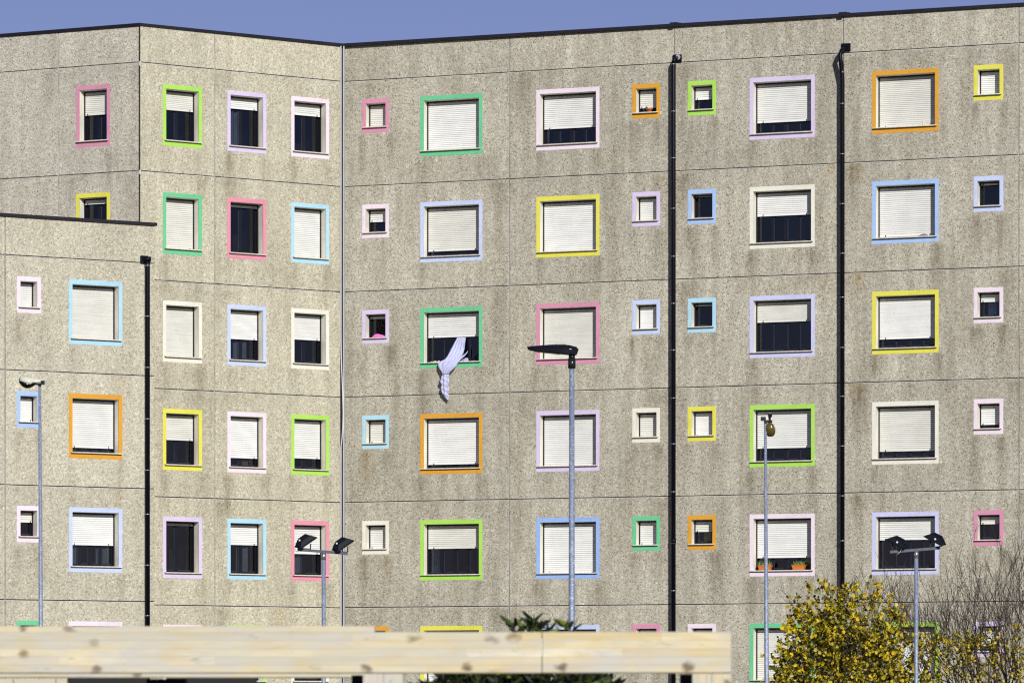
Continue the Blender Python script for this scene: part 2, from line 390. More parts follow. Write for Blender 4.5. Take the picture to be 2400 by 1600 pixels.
def build_wall(W, name, mat, parent, uj, holes, stains, rusts, ztop=None, label=None):
    """panels with real gaps; vertices carry a wear map (run marks, rust, panel tone)"""
    verts = []; faces = []; wear = []
    zj = [z for z in W.zj if z < W.top-.5]
    zl = sorted([0.0]+zj+[W.top]); ul = [0]+sorted(uj)+[W.L]
    def rnd(a, b): return random.Random(hash((round(a, 2), round(b, 2), name)) & 0xffff).random()
    hsh = 0
    for a in range(len(ul)-1):
        for b in range(len(zl)-1):
            u0, u1, z0, z1 = ul[a], ul[a+1], zl[b], zl[b+1]
            if a > 0: u0 += .017
            if a < len(ul)-2: u1 -= .017
            if b > 0: z0 += .014
            if b < len(zl)-2: z1 -= .0225
            hs = [h for h in holes if h[0] < u1 and h[1] > u0 and h[2] < z1 and h[3] > z0]
            def lines(lo, hi, ex):
                n = max(2, int((hi-lo)/.11)); L = [lo+(hi-lo)*i/n for i in range(n+1)]
                L = [q for q in L if all(abs(q-e) > .03 or q in (lo, hi) for e in ex)]
                return sorted(L+[e for e in ex if lo < e < hi])
            us = lines(u0, u1, {h[0] for h in hs} | {h[1] for h in hs}); zs = lines(z0, z1, {h[2] for h in hs} | {h[3] for h in hs})
            base = len(verts); nu = len(us); hsh += 1
            tone = random.Random(hsh*7+len(name)).random()
            for z in zs:
                for u in us:
                    verts.append((u, 0, z))
                    st = 0.0
                    for (su, sz, w, ln, k) in stains:
                        if abs(u-su) < w*3 and sz-ln*1.4 < z < sz:
                            d = (sz-z)/ln
                            st += k*math.exp(-((u-su)/w)**2)*min(1, d*8+.3)*max(0, 1-d/1.4)
                    ru = 0.0
                    for (su, sz, w, ln, k) in rusts:
                        if abs(u-su) < w*3 and sz-ln*1.4 < z < sz:
                            d = (sz-z)/ln
                            ru += k*math.exp(-((u-su)/w)**2)*max(0, 1-d/1.4)
                    wear.append((min(st, 1), min(ru, 1), tone))
            for j in range(len(zs)-1):
                zc = (zs[j]+zs[j+1])/2
                for i in range(nu-1):
                    uc = (us[i]+us[i+1])/2
                    if any(h[0] < uc < h[1] and h[2] < zc < h[3] for h in hs): continue
                    q = base+j*nu+i; faces.append((q, q+1, q+nu+1, q+nu))
            # returns of the panel edge
            e = len(verts)
            ring = [(u0, z0), (u1, z0), (u1, z1), (u0, z1)]
            for (u, z) in ring: verts.append((u, 0, z)); wear.append((.2, 0, tone))
            for (u, z) in ring: verts.append((u, .09, z)); wear.append((.5, 0, tone))
            for i in range(4): k = (i+1) % 4; faces.append((e+k, e+i, e+4+i, e+4+k))
    me = bpy.data.meshes.new(name); me.from_pydata(verts, [], faces); me.materials.append(mat)
    ca = me.color_attributes.new('wear', 'FLOAT_COLOR', 'POINT')
    flat = []
    for w in wear: flat += [w[0], w[1], w[2], 1]
    ca.data.foreach_set('color', flat); me.update()
    o = link(name, me, parent, mat4=W.mat)
    if label: o['label'] = label
    # sealant in the joints
    s = MB()
    for z in zj:
        s.box(0, W.L, .085, .10, z-.03, z+.03, 1)
        s.box(0, W.L, -.0025, .06, z-.0225, z-.0115, 0)  # pale sealant lip, doubling as the lit highlight along each joint
    dk = W in (WR, WL)
    for u in uj:
        sp = (u-.016, u-.008) if dk else (u-.004, u+.006)
        s.box(sp[0], sp[1], .004 if not dk else .0, .033, 0, W.top-.01, 0)
        s.box(u-.02, u+.02, .06, .07, 0, W.top-.01, 1)
    s.build('joint_sealant', [M['sealant'], M['sealant_dark']], parent, mat4=W.mat)
    return o

# ------------------------------------------------------------------ windows
_cache = {}
def cached(key, fn):
    if key not in _cache: _cache[key] = fn()
    return _cache[key]
def mesh_of(mb, name, mats):
    me = bpy.data.meshes.new(name); me.from_pydata(mb.v, [], mb.f)
    for a in (mats if isinstance(mats, (list, tuple)) else [mats]): me.materials.append(a)
    me.polygons.foreach_set('material_index', mb.m); me.polygons.foreach_set('use_smooth', mb.sm); me.update(); return me
RS = .275    # recess of the shutter
def m_surround(w, h, mat, mk):
    def f():
        b = MB(); x = w/2; X = x+MS; T = h+MT; B = -MBm; y = -.004
        o = [(-X, B), (X, B), (X, T), (-X, T)]; i = [(-x, 0), (x, 0), (x, h), (-x, h)]
        for k in range(4):
            n = (k+1) % 4
            b.quad([(o[k][0], y, o[k][1]), (o[n][0], y, o[n][1]), (i[n][0], y, i[n][1]), (i[k][0], y, i[k][1])])
            b.quad([(o[n][0], y, o[n][1]), (o[k][0], y, o[k][1]), (o[k][0], .02, o[k][1]), (o[n][0], .02, o[n][1])])
            c = .022   # paint wraps a little way into the reveal
            b.quad([(i[k][0], y, i[k][1]), (i[n][0], y, i[n][1]), (i[n][0], c, i[n][1]), (i[k][0], c, i[k][1])])
        return mesh_of(b, 'surround', mat)
    return cached(('sur', round(w, 3), round(h, 3), mk), f)
def m_reveal(w, h):
    def f():
        b = MB(); x = w/2; a, c = .022, RS+.02
        i = [(-x, 0), (x, 0), (x, h), (-x, h)]
        for k in range(4):
            n = (k+1) % 4
            b.quad([(i[k][0], a, i[k][1]), (i[n][0], a, i[n][1]), (i[n][0], c, i[n][1]), (i[k][0], c, i[k][1])])
        return mesh_of(b, 'reveal', M['reveal'])
    return cached(('rev', round(w, 3), round(h, 3)), f)
def m_sill(w):
    def f():
        b = MB(); x = w/2+.062
        b.hull([[(-x, -.085, -.020), (x, -.085, -.020), (x, -.085, .006), (-x, -.085, .006)],
                [(-x, -.004, -.020), (x, -.004, -.020), (x, -.004, .010), (-x, -.004, .010)]])
        b.box(-w/2+.001, w/2-.001, -.0035, RS+.05, -.02, .012)
        return mesh_of(b, 'sill', M['sill'])
    return cached(('sill', round(w, 3)), f)
def m_frame(w, h, nm):
    """dark metal frame with guides for the shutter and nm mullions"""
    def f():
        b = MB(); x = w/2
        for sg in (-1, 1):
            b.box(min(sg*x, sg*(x-.034)), max(sg*x, sg*(x-.034)), RS-.018, RS+.05, .012, h)
            b.box(min(sg*x, sg*(x-.006)), max(sg*x, sg*(x-.006)), RS+.05, RS+.13, .012, h)
        y0, y1 = RS+.085, RS+.14
        b.box(-x+.006, x-.006, y0, y1, .012, .075); b.box(-x+.006, x-.006, y0, y1, h-.06, h)
        b.box(-x+.006, -x+.062, y0, y1, .075, h-.06); b.box(x-.062, x-.006, y0, y1, .075, h-.06)
        for k in range(nm):
            xc = -x+.062+(w-.124)*(k+1)/(nm+1); hw = .05 if (k == (nm-1)/2 or nm == 1) else .032
            b.box(xc-hw, xc+hw, y0-.012, y1, .075, h-.06)
            b.box(xc-hw-.012, xc-hw-.001, y0+.01, y1, .078, h-.062, 1); b.box(xc+hw+.001, xc+hw+.012, y0+.01, y1, .078, h-.062, 1)
        b.box(-x+.03, x-.03, RS-.01, RS+.05, h-.045, h)
        b.box(-x+.063, x-.063, y0+.01, y1-.001, .0755, .088, 1)
        return mesh_of(b, 'window', [M['frame'], M['sheen_strip']])
    return cached(('frm', round(w, 3), round(h, 3), nm), f)
def m_glass(w, h):
    def f():
        b = MB(); x = w/2-.05; y = RS+.11
        b.quad([(-x, y, .06), (x, y, .06), (x, y, h-.05), (-x, y, h-.05)])
        return mesh_of(b, 'glass_pane', M['glass'])
    return cached(('gls', round(w, 3), round(h, 3)), f)
def m_room(w, h):
    def f():
        b = MB(); x = w/2+.25; z0, z1 = -.3, h+.1; a, c = RS+.135, 1.7
        x2 = w/2
        i = [(-x2, .0), (x2, .0), (x2, h), (-x2, h)]; q = [(-x, z0), (x, z0), (x, z1), (-x, z1)]
        for k in range(4):
            n = (k+1) % 4
            b.quad([(i[k][0], a, i[k][1]), (i[n][0], a, i[n][1]), (q[n][0], a+.03, q[n][1]), (q[k][0], a+.03, q[k][1])])
            b.quad([(q[k][0], a+.03, q[k][1]), (q[n][0], a+.03, q[n][1]), (q[n][0], c, q[n][1]), (q[k][0], c, q[k][1])])
        b.quad([(q[0][0], c, q[0][1]), (q[1][0], c, q[1][1]), (q[2][0], c, q[2][1]), (q[3][0], c, q[3][1])])
        return mesh_of(b, 'room', M['dark'])
    return cached(('room', round(w, 3), round(h, 3)), f)
def m_shutter(w, h, fr, skew, mat, mk):
    def f():
        b = MB(); x = w/2-.030; P = .0535
        zb = h*(1-fr); zb = max(zb, .014)
        n = max(1, int(round((h-.01-zb)/P))); P2 = (h-.01-zb)/n
        prof = []
        for k in range(n):
            z = zb+k*P2
            prof += [(z, RS+.013), (z+P2*.12, RS+.013), (z+P2*.2, RS+.002), (z+P2*.55, RS-.001), (z+P2*.85, RS+.004), (z+P2*.97, RS+.013)]
        prof += [(zb+n*P2, RS+.013)]
        i = len(b.v)
        for (z, y) in prof:
            sk = skew*(1-(z-zb)/(h-zb+1e-6))
            b.v += [(-x, y, z-sk), (x, y, z+sk)]
        for k in range(len(prof)-1):
            b.f.append((i+2*k, i+2*k+1, i+2*k+3, i+2*k+2)); b.m.append(2 if k % 6 in (0, 5) else 0); b.sm.append(False)
        b.box(-x, x, RS-.004, RS+.018, zb-.014-abs(skew)*.3, zb+.012)
        for sx in (-.78, .78):
            b.box(sx*x-.008, sx*x+.008, RS-.028, RS-.004, zb-.012, zb+.03, 1)
        return mesh_of(b, 'roller_shutter', [mat, M['frame'], M['groove']])
    return cached(('sht', round(w, 3), round(h, 3), round(fr, 3), round(skew, 3), mk), f)

_n = [0]
def window(W, parent, xl, xr, k, size, col, fr, nm, skew=0, extra=None):
    """returns the hole in the wall; xl,xr are the bearings of the painted band's edges"""
    t, bt = SM_H if size == 's' else LG_H
    ul, ur = W.u(xl), W.u(xr)
    cu = (ul+ur)/2; w = (ur-ul)-2*MS; ztop = W.zj[k]-t; zbot = W.zj[k]-bt
    h = (ztop-MT)-(zbot+MBm); z0 = zbot+MBm
    w = round(w, 3); h = round(h, 3)
    T = W.mat @ Matrix.Translation((cu, 0, z0))
    _n[0] += 1
    stt = 'closed white shutter' if fr > .93 else ('white shutter partly lowered' if fr > .12 else 'its shutter raised')
    o = link('window', m_frame(w, h, nm), parent, mat4=T)
    o['label'] = ('small ' if size == 's' else '')+'window in a %s surround with %s' % (WORD[col], stt)
    link('surround', m_surround(w, h, M['p_'+col], col), o)
    link('reveal', m_reveal(w, h), o)
    link('sill', m_sill(w), o)
    mi = (_n[0]*7) % 3
    if not skew and .1 < fr < .99: skew = round(random.Random(_n[0]).uniform(-.010, .010), 4)
    link('roller_shutter', m_shutter(w, h, max(fr, .07), skew, SH[mi], mi), o)
    if fr < .99:
        link('glass_pane', m_glass(w, h), o); link('room', m_room(w, h), o)
    W.holes.append((cu-w/2, cu+w/2, z0, z0+h))
    rd = random.Random(_n[0]*31+5)
    for sg in (-1, 1):
        kk = rd.choice([.35, .6, .85, 1.0]); s0 = z0-MBm-.01
        W.stains.append((cu+sg*(w/2+.06)+rd.uniform(-.05, .05), s0, rd.uniform(.09, .16), rd.uniform(.5, 1.15), kk*W.dirt))
        if rd.random() < .5:
            W.stains.append((cu+sg*(w/2+.12)+rd.uniform(-.1, .1), s0-.1, rd.uniform(.2, .35), rd.uniform(.9, 1.6), .35*W.dirt))
    return o, w, h, T
for W_, d_ in ((WR, 1.0), (WM, .8), (WL, .7), (WF, .6)): W_.holes = []; W_.stains = []; W_.rusts = []; W_.dirt = d_

bld = empty('apartment_building', WM.pt(803), 'tall angled concrete panel apartment block with colourful window surrounds under the blue sky', 'building')
low = empty('apartment_building', WF.pt(361), 'lower concrete panel block at the left edge, in front of the tall block', 'building')
inv_b = Matrix.Translation(-bld.location); inv_l = Matrix.Translation(-low.location)
for W_, iv in ((WR, inv_b), (WM, inv_b), (WL, inv_b), (WF, inv_l)):
    W_.world = W_.mat.copy(); W_.mat = iv @ W_.mat

RC = [(849, 911.4, 's', 0), (985, 1130.5, 'l', 3), (1257, 1405, 'l', 3), (1482, 1547, 's', 0), (1612, 1678, 's', 0),
      (1757, 1909.5, 'l', 3), (2044, 2200, 'l', 3), (2282, 2351.5, 's', 0)]
RD = [
 [('pink', .97), ('green', 1.), ('palepink', .66), ('orange', .74), ('lime', .52), ('lilac', .755), ('orange', .965), ('yellow', .95)],
 [('palepink', .50), ('paleblue', .87), ('yellow', 1.), ('lilac', 1.), ('skyblue', .0), ('ivory', .455), ('skyblue', .95), ('paleblue', .12)],
 [('lilac', .15), ('green', .48), ('pink', 1.), ('paleblue', 1.), ('cyan', .1), ('lavender', .40), ('yellow', .80), ('palepink', .34)],
 [('cyan', .93), ('orange', .90), ('lilac', 1.), ('ivory', 1.), ('yellow', .98), ('lime', .73), ('ivory', .84), ('palepink', .80)],
 [('ivory', .95), ('lime', .47), ('blue', 1.), ('green', .95), ('orange', .46), ('palepink', .74), ('lavender', .43), ('pink', .34)],
 [('orange', 1.), ('yellow', 1.), ('paleblue', 1.), ('pink', .9), ('palepink', 1.), ('green', 1.), ('lime', 1.), ('lilac', .76)]]
WIN = {}
for k, row in enumerate(RD):
    for c, (col, fr) in enumerate(row):
        xl, xr, sz, nm = RC[c]
        WIN['R', k, c] = window(WR, bld, xl, xr, k, sz, col, fr, nm)
MC = [(381.8, 473.5), (532.9, 624), (682.5, 771.2)]
MD = [[('lime', .37), ('lilac', .23), ('palepink', .24)], [('green', .975), ('rose', .06), ('cyan', 1.)],
      [('ivory', 1.), ('paleblue', .56), ('ivory', .50)], [('yellow', .50), ('palepink', .80), ('lime', .76)],
      [('lilac', .0), ('cyan', .41), ('rose', .56)], [('palepink', .9), ('lime', .9), ('ivory', .8)]]
for k, row in enumerate(MD):
    for c, (col, fr) in enumerate(row):
        WIN['M', k, c] = window(WM, bld, MC[c][0], MC[c][1], k, 'l', col, fr, 1, skew=.012 if (k, c) == (1, 0) else 0)
for k, (col, fr) in enumerate([('pink', .46), ('yellow', .1)]):
    WIN['L', k, 0] = window(WL, bld, 178.2, 257.9, k, 'l', col, fr, 1)
FC = [(39.3, 95.7, 's', 0), (161.4, 286.5, 'l', 3)]
FD = [[('palepink', 1.), ('cyan', 1.)], [('skyblue', .93), ('orange', .89)], [('palepink', .42), ('paleblue', .59)], [('green', 1.), ('palepink', .99)]]
for k, row in enumerate(FD):
    for c, (col, fr) in enumerate(row):
        WIN['F', k+2, c] = window(WF, low, FC[c][0], FC[c][1], k+2, FC[c][2], col, fr, FC[c][3])

ujR = [WR.u(x) for x in (1194, 1580.5, 1976.5, 2387.5)]
ujM = [WM.u(503)]; ujL = [WL.u(137)]; ujF = [WF.u(12)]
rd = random.Random(5)
# dirt beside the vertical joints and pipes, under the horizontal joints
for W_, us in ((WR, ujR), (WM, ujM), (WL, ujL+[WL.L-.3])):
    for u in us:
        for k in range(7):
            for q in range(3):
                W_.stains.append((u+rd.choice((-1, 1))*rd.uniform(.1, .55), W_.zj[k]-rd.uniform(0, .1), rd.uniform(.1, .3), rd.uniform(.6, 1.6), rd.uniform(.2, .6)*W_.dirt))
    for k in range(6):
        for q in range(int(W_.L*.7)):
            W_.stains.append((rd.uniform(0, W_.L), W_.zj[k]-rd.uniform(0, .04), rd.uniform(.08, .3), rd.uniform(.2, .7), rd.uniform(.1, .4)*W_.dirt))
def ru(W, x, k, dz, w, l, s): W.rusts.append((W.u(x), W.zj[k]-dz, w, l, s))
for k in (1, 2, 3): ru(WR, 2014, k, 0, .07, .5, 1.0); ru(WR, 1998, k, 0, .16, .5, .5)
ru(WR, 1945, 1, 0, .12, .45, .9); ru(WR, 1540, 1, .05, .08, .3, .8); ru(WR, 2004, 4, 0, .1, .4, .6)
ru(WR, 860, 3, 1.55, .13, .9, .9); ru(WR, 903, 4, 1.55, .1, .5, .6); ru(WM, 655, 5, 0, .25, .8, .5); ru(WF, 285, 3, 0, .12, .8, .6)
ru(WF, 280, 4, 0, .12, .6, .5); ru(WR, 1585, 1, 0, .1, 1.2, .5); ru(WR, 1930, 2, 0, .2, .6, .4)
ru(WM, 470, 2, 2.3, .1, .6, .4); ru(WM, 748, 4, 2.3, .1, .6, .4)

build_wall(WR, 'wall', M['wall_r'], bld, ujR, WR.holes, WR.stains, WR.rusts)
build_wall(WM, 'wall', M['wall_m'], bld, ujM, WM.holes, WM.stains, WM.rusts)
build_wall(WL, 'wall', M['wall_l'], bld, ujL, WL.holes, WL.stains, WL.rusts)
build_wall(WF, 'wall', M['wall_f'], low, ujF, WF.holes, WF.stains, WF.rusts)

# roofs, back walls, copings
def wl(W, u, y=0, z=0): return W.mat @ Vector((u, y, z))
def shell(parent, pts, ztop, back):
    """flat roof and the sides and back that nobody sees from here; pts are the front corners in parent space"""
    ro = MB(); n = len(pts); rb = [Vector((p.x, p.y, 0)) for p in pts]+[Vector((b[0], b[1], 0)) for b in back]
    ro.hull([[(p.x, p.y, ztop-.30) for p in rb], [(p.x, p.y, ztop-.12) for p in rb]])
    ro.build('roof', mat_plain('roofing_felt', (.12, .12, .12), .9), parent)
    w = MB(); b = rb[n-1:]+[rb[0]]
    for a, c in zip(b[:-1], b[1:]):
        w.quad([(a.x, a.y, 0), (c.x, c.y, 0), (c.x, c.y, ztop-.1), (a.x, a.y, ztop-.1)])
    w.build('back_wall', M['wall_l'], parent)
def inset(W, u): return wl(W, u, .07)
vin = (WM.inn+WR.inn).normalized(); vpt = WM.pt(803)-bld.location
fr_ = [inset(WL, 0), inset(WL, WL.L-.02), vpt+vin*.16, inset(WR, WR.L)]
shell(bld, fr_, WR.top, [(fr_[3].x, fr_[3].y+15), (fr_[0].x, fr_[3].y+15)])
ff = [inset(WF, 0), inset(WF, WF.L-.001)]
nb = WF.inn*4.55
shell(low, ff, WF.top, [(ff[1].x+nb.x, ff[1].y+nb.y), (ff[0].x-.5, ff[1].y+nb.y+1.5)])
def coping(parent, pts, z, extra_caps=()):
    b = MB()
    # pts: list of (front-plane point, inward vector)
    ring = lambda p, inn, o: [(p.x+inn.x*(-.055), p.y+inn.y*(-.055), z-.034), (p.x+inn.x*(-.055), p.y+inn.y*(-.055), z+.048),
                              (p.x+inn.x*.28, p.y+inn.y*.28, z+.055), (p.x+inn.x*.28, p.y+inn.y*.28, z-.045)]
    b.hull([ring(p, i, 0) for p, i in pts])
    for p, i, t in extra_caps:
        X = Matrix(((t.x, i.x, 0, p.x), (t.y, i.y, 0, p.y), (0, 0, 1, z), (0, 0, 0, 1)))
        b.box(-.11, .11, -.085, .1, -.02, .085, 0, X); b.box(-.15, -.02, -.075, -.03, -.085, -.01, 0, X)
        b.box(.11, .2, -.07, .05, .0, .068, 0, X)
    return b.build('roof_coping', M['coping'], parent)
mi_ = (WL.inn+WM.inn).normalized(); mr_ = (WM.inn+WR.inn).normalized()
coping(bld, [(wl(WL, 0), WL.inn), (wl(WL, WL.L), mi_), (vpt, mr_*1.12), (wl(WR, WR.L), WR.inn)], WR.top,
       [(wl(WR, ujR[1]), WR.inn, WR.t), (wl(WR, ujR[2]), WR.inn, WR.t)])
coping(low, [(wl(WF, 0), WF.inn), (wl(WF, WF.L+.07), WF.inn)], WF.top)
# edge of the low block: rough vertical return
b = MB(); b.box(WF.L-.001, WF.L+.012, .0, 4.5, 0, WF.top-.03); b.build('end_wall', M['wall_f'], low, mat4=WF.mat)

# convex corner joint between the left and middle walls
b = MB(); p = wl(WM, 0)
b.box(-.03, .012, .012, .2, 0, WM.top-.03, 0)
b.build('corner_joint', M['sealant_dark'], bld, mat4=WM.mat)
for z in (WM.zj[0], WM.zj[1]):
    b = MB(); b.box(-.034, .016, -.004, .06, z-.10, z+.015, 0)
    b.build('corner_filler', M['strip'], bld, mat4=WM.mat)

# valley joint with its two cover strips, the left one sprung loose over one storey
vp = WM.pt(803); vw = Matrix.Translation(vp-Vector((0, 0, 0)))
DV = vp.y; px_ = DV/F
b = MB(); b.box(-5.5*px_, 5.5*px_, .02, .06, 0, WR.top-.02); b.build('joint_recess', M['recess'], bld, loc=vp-bld.location)
b = MB(); b.box(2.0*px_, 4.4*px_, -.10, .02, 0, WR.top-.03); b.build('cover_strip', M['strip'], bld, loc=vp-bld.location)
b = MB()
def zpx(y): return EYE+(HY-y)/F*DV
strip = [(106, -3.6), (700, -3.6), (800, -3.6), (835, -2.9), (880, -1.0), (930, 1.2), (970, 1.9), (1000, 1.3), (1030, -1.2), (1047, -3.4), (1052, -3.6), (1200, -3.6)]
rings = []
for (y, dx) in strip:
    z = min(zpx(y), WR.top-.03); c = dx*px_; o = -.10-max(0, (dx+3.6))*.012
    rings.append([(c-1.2*px_, o, z), (c+1.1*px_, o, z), (c+1.1*px_, o+.02, z), (c-1.2*px_, o+.02, z)])
z = 0; rings.append([(-5.1*px_, -.10, z), (-2.2*px_, -.10, z), (-2.2*px_, -.08, z), (-5.1*px_, -.08, z)])
b.hull(rings); o_ = b.build('cover_strip', M['strip'], bld, loc=vp-bld.location); o_['label'] = 'pale cover strip sprung loose from the corner joint'
b = MB(); b.box(-5.3*px_, -2.0*px_, -.06, .02, zpx(1047), zpx(835)); b.build('gap_shade', M['shade_dark'], bld, loc=vp-bld.location)  # dark box stands in for the shade inside the gap

# ------------------------------------------------------------------ downpipes
def downpipe(W, parent, u, ys, kind, xpix):
    D = F*FL/W.s(xpix)
    def zz(y): return EYE+(HY-y)/F*D
    b = MB(); zt = W.zj[0] if kind != 'f' else W.zj[2]
    if kind == 'a':
        zt = zz(150); b.tube([(u, -.21, 0), (u, -.21, zt-.05), (u, -.21, zt)], [.064, .064, .058], 14)
        b.tube([(u, -.21, zt-.005), (u+.02, -.17, zt+.1), (u+.05, -.02, zt+.16)], [.06, .055, .05], 12)
    elif kind == 'b':
        zt = zz(124)
        b.tube([(u, -.21, 0), (u, -.21, zt-.75), (u-.01, -.30, zt-.35), (u-.02, -.36, zt-.12), (u+.0, -.28, zt+.02), (u+.05, -.03, zt+.12)], [.063, .063, .062, .06, .058, .055], 14)
    else:
        zt = zz(612)
        b.tube([(u, -.13, 0), (u, -.13, zt-.12), (u, -.13, zt-.02)], [.063, .063, .075], 14)
        b.tube([(u, -.13, zt-.02), (u, -.13, zt+.10)], [.09, .1], 14)
    p = b.build('downpipe', M['pipe'], parent, mat4=W.mat)
    hb = MB()
    if kind == 'f': hb.box(u-.16, u+.045, -.08, -.002, zz(617), zz(600)); hb.box(u-.10, u+.0, -.13, -.08, zt+.02, zt+.07)
    else:
        c = u+.05 if kind == 'a' else u+.05
        hb.box(c-.125, c+.125, -.05, -.002, zt+.03, zt+.245)
    hb.build('outlet_box', M['pipe'], p)
    if kind == 'a':
        d = MB(); d.tube([(u+.08, -.058, zt+.17), (u+.08, -.05, zt+.17)], .07, 20); d.build('flange', M['bolt'], p)
    yp = -.13 if kind == 'f' else -.21
    for y in ys:
        rb = MB(); z = zz(y); off = 0
        if kind == 'b' and z > W.zj[0]-.8: off = -.07*(z-(zt-.75))/.4
        rb.tube([(u, yp+off, z-.013), (u, yp+off, z+.013)], .070, 14)
        rb.box(u-.01, u+.01, yp+.06, 0, z-.01, z+.01)
        rb.build('pipe_clip', M['bracket'], p)
downpipe(WR, bld, ujR[1]+.045, [154, 264, 373, 491, 603, 713, 822, 934, 1041, 1153, 1273, 1384, 1500], 'a', 1580)
downpipe(WR, bld, ujR[2]+.035, [173, 246, 363.6, 480, 596, 698.6, 816, 930, 1046, 1162.5, 1267.5, 1381, 1500], 'b', 1976)
downpipe(WF, low, WF.u(341.0), [623.6, 742, 862, 982, 1102, 1205, 1324, 1442], 'f', 341)
b = MB()                                          # little push-fit coupler on the first pipe
u = ujR[1]+.045; D_ = F*FL/WR.s(1580); z = EYE+(HY-1268)/F*D_
b.tube([(u, -.21, z-.06), (u, -.21, z+.07)], .075, 14); b.build('pipe_coupler', M['pipe'], bld, mat4=WR.mat)

# ------------------------------------------------------------------ things in and on the windows
def win_local(key, dx, dy, dz):
    o, w, h, T = WIN[key]; base = bld.location if key[0] != 'F' else low.location
    return Matrix.Translation(base) @ T @ Matrix.Translation((dx, dy, dz))
def planter(key, dx, w, d, h, label, plant=True):
    X = win_local(key, dx, .10, .013)
    r = empty('planter_box', (0, 0, 0), label, 'planter', None); r.matrix_world = X
    b = MB(); a = .82
    b.hull([[(-w*a/2, -d*a/2, 0), (w*a/2, -d*a/2, 0), (w*a/2, d*a/2, 0), (-w*a/2, d*a/2, 0)],
            [(-w/2, -d/2, h*.86), (w/2, -d/2, h*.86), (w/2, d/2, h*.86), (-w/2, d/2, h*.86)]])
    b.hull([[(-w/2-.012, -d/2-.012, h*.86), (w/2+.012, -d/2-.012, h*.86), (w/2+.012, d/2+.012, h*.86), (-w/2-.012, d/2+.012, h*.86)],
            [(-w/2-.012, -d/2-.012, h), (w/2+.012, -d/2-.012, h), (w/2+.012, d/2+.012, h), (-w/2-.012, d/2+.012, h)]])
    b.build('box', M['terracotta'], r)
    if plant:
        b = MB(); q = random.Random(int(dx*100)+3)
        for _ in range(60):
            x = q.uniform(-w*.42, w*.42); y = q.uniform(-d*.4, d*.4); L = q.uniform(.05, .15)
            a = q.uniform(-.9, .9); c = q.uniform(-.6, .3)
            t = Vector((math.sin(a)*L, c*L*.6, math.cos(a)*L)); s = Vector((.008, .004, 0))
            p0 = Vector((x, y, h-.01)); b.quad([p0-s, p0+s, p0+t*.7+s*.8, p0+t, p0+t*.7-s*.8])
        b.build('foliage', M['leaf_green'], r)
    return r
planter(('R', 4, 5), -.52, .38, .15, .145, 'terracotta planter box behind the thin lamp post, on the sill with two planters')
planter(('R', 4, 5), .45, .37, .15, .145, 'terracotta planter box with grassy plant, at the right end of the sill with two planters')
X = win_local(('R', 0, 3), .04, .16, .012)
b = MB(); rg = lambda r, z: [(r*math.cos(a*math.pi/8), r*math.sin(a*math.pi/8), z) for a in range(16)]
pot = empty('flower_pot', (0, 0, 0), 'small round terracotta flower pot on the sill of the orange window beside the pipe', 'flower pot'); pot.matrix_world = X
b.hull([rg(.055, 0), rg(.075, .09), rg(.095, .09), rg(.1, .125), rg(.085, .125), rg(.08, .1)], sm=True); b.build('pot', M['terracotta'], pot)
b = MB(); q = random.Random(8)
for _ in range(26):
    a = q.uniform(0, 6.3); L = q.uniform(.03, .1); p0 = Vector((math.cos(a)*.05, math.sin(a)*.05, .1)); t = Vector((math.cos(a)*L, math.sin(a)*L, L*.7)); s = Vector((.01, 0, .004))
    b.quad([p0-s, p0+s, p0+t+s, p0+t-s])
b.build('plant', M['leaf_green'], pot)
# candle stub
b = MB(); b.hull([rg(.026, 0), rg(.028, .02), rg(.027, .09), rg(.016, .1), rg(.016, .125)], sm=True)
c_ = b.build('candle', M['candle'], None, mat4=win_local(('R', 0, 6), .50, .0, .012)); tag(c_, 'small cream candle standing on the sill of the top orange window', 'candle')
# pink cloth bundle
b = MB(); q = random.Random(2); rings = []
for i in range(9):
    t = i/8; x = -.17+.40*t
    hgt = .11*math.sin(math.pi*min(1, t*.9+.06))**.6*(1.0+.15*math.sin(7*t)); hgt = max(.01, hgt)
    if t > .8: hgt *= .85
    rings.append([(x, -.04, 0), (x, -.05-.02*math.sin(9*t), hgt*.5), (x+.01, -.02, hgt*.95), (x, .05, hgt), (x, .14, hgt*.6), (x, .16, 0)])
b.hull(rings, sm=True); c_ = b.build('cloth', M['pinkcloth'], None, mat4=win_local(('R', 2, 0), .03, .10, .012))
c_.data.update(); tag(c_, 'bright pink folded cloth lying on the sill of an open small window', 'cloth')
# dark bundle under the blue window's shutter
b = MB(); rings = []
for i in range(7):
    t = i/6; x = -.14+.28*t; hg = .075*math.sin(math.pi*(t*.9+.05))
    rings.append([(x, -.03, 0), (x, -.02, hg*.8), (x, .03, hg), (x, .08, 0)])
b.hull(rings, sm=True); c_ = b.build('cloth', mat_plain('grey_cloth', (.16, .15, .19), .9), None, mat4=win_local(('R', 1, 6), .50, .05, .012))
tag(c_, 'small grey bundle of cloth on the sill of the sky blue window', 'cloth')
# white lumps on the sill by the hanging sheet
q = random.Random(4)
b = MB()
for i in range(9):
    x = -.62+.055*i+q.uniform(-.01, .01)+(.06 if i > 4 else 0); r = q.uniform(.012, .028)
    pts = [(x+r*1.3*math.cos(a*math.pi/3), r*math.sin(a*math.pi/3), 0) for a in range(6)]
    b.hull([pts, [(p[0]+q.uniform(-.006, .006), p[1]*.7, r*1.1) for p in pts], [((p[0]-x)*.3+x, p[1]*.3, r*1.6) for p in pts]])
c_ = b.build('white_debris', M['cable_w'], None, mat4=win_local(('R', 2, 1), .02, -.02, .010))
tag(c_, 'scatter of small whitish shells along the sill left of the hanging sheet', 'debris', kind='stuff')

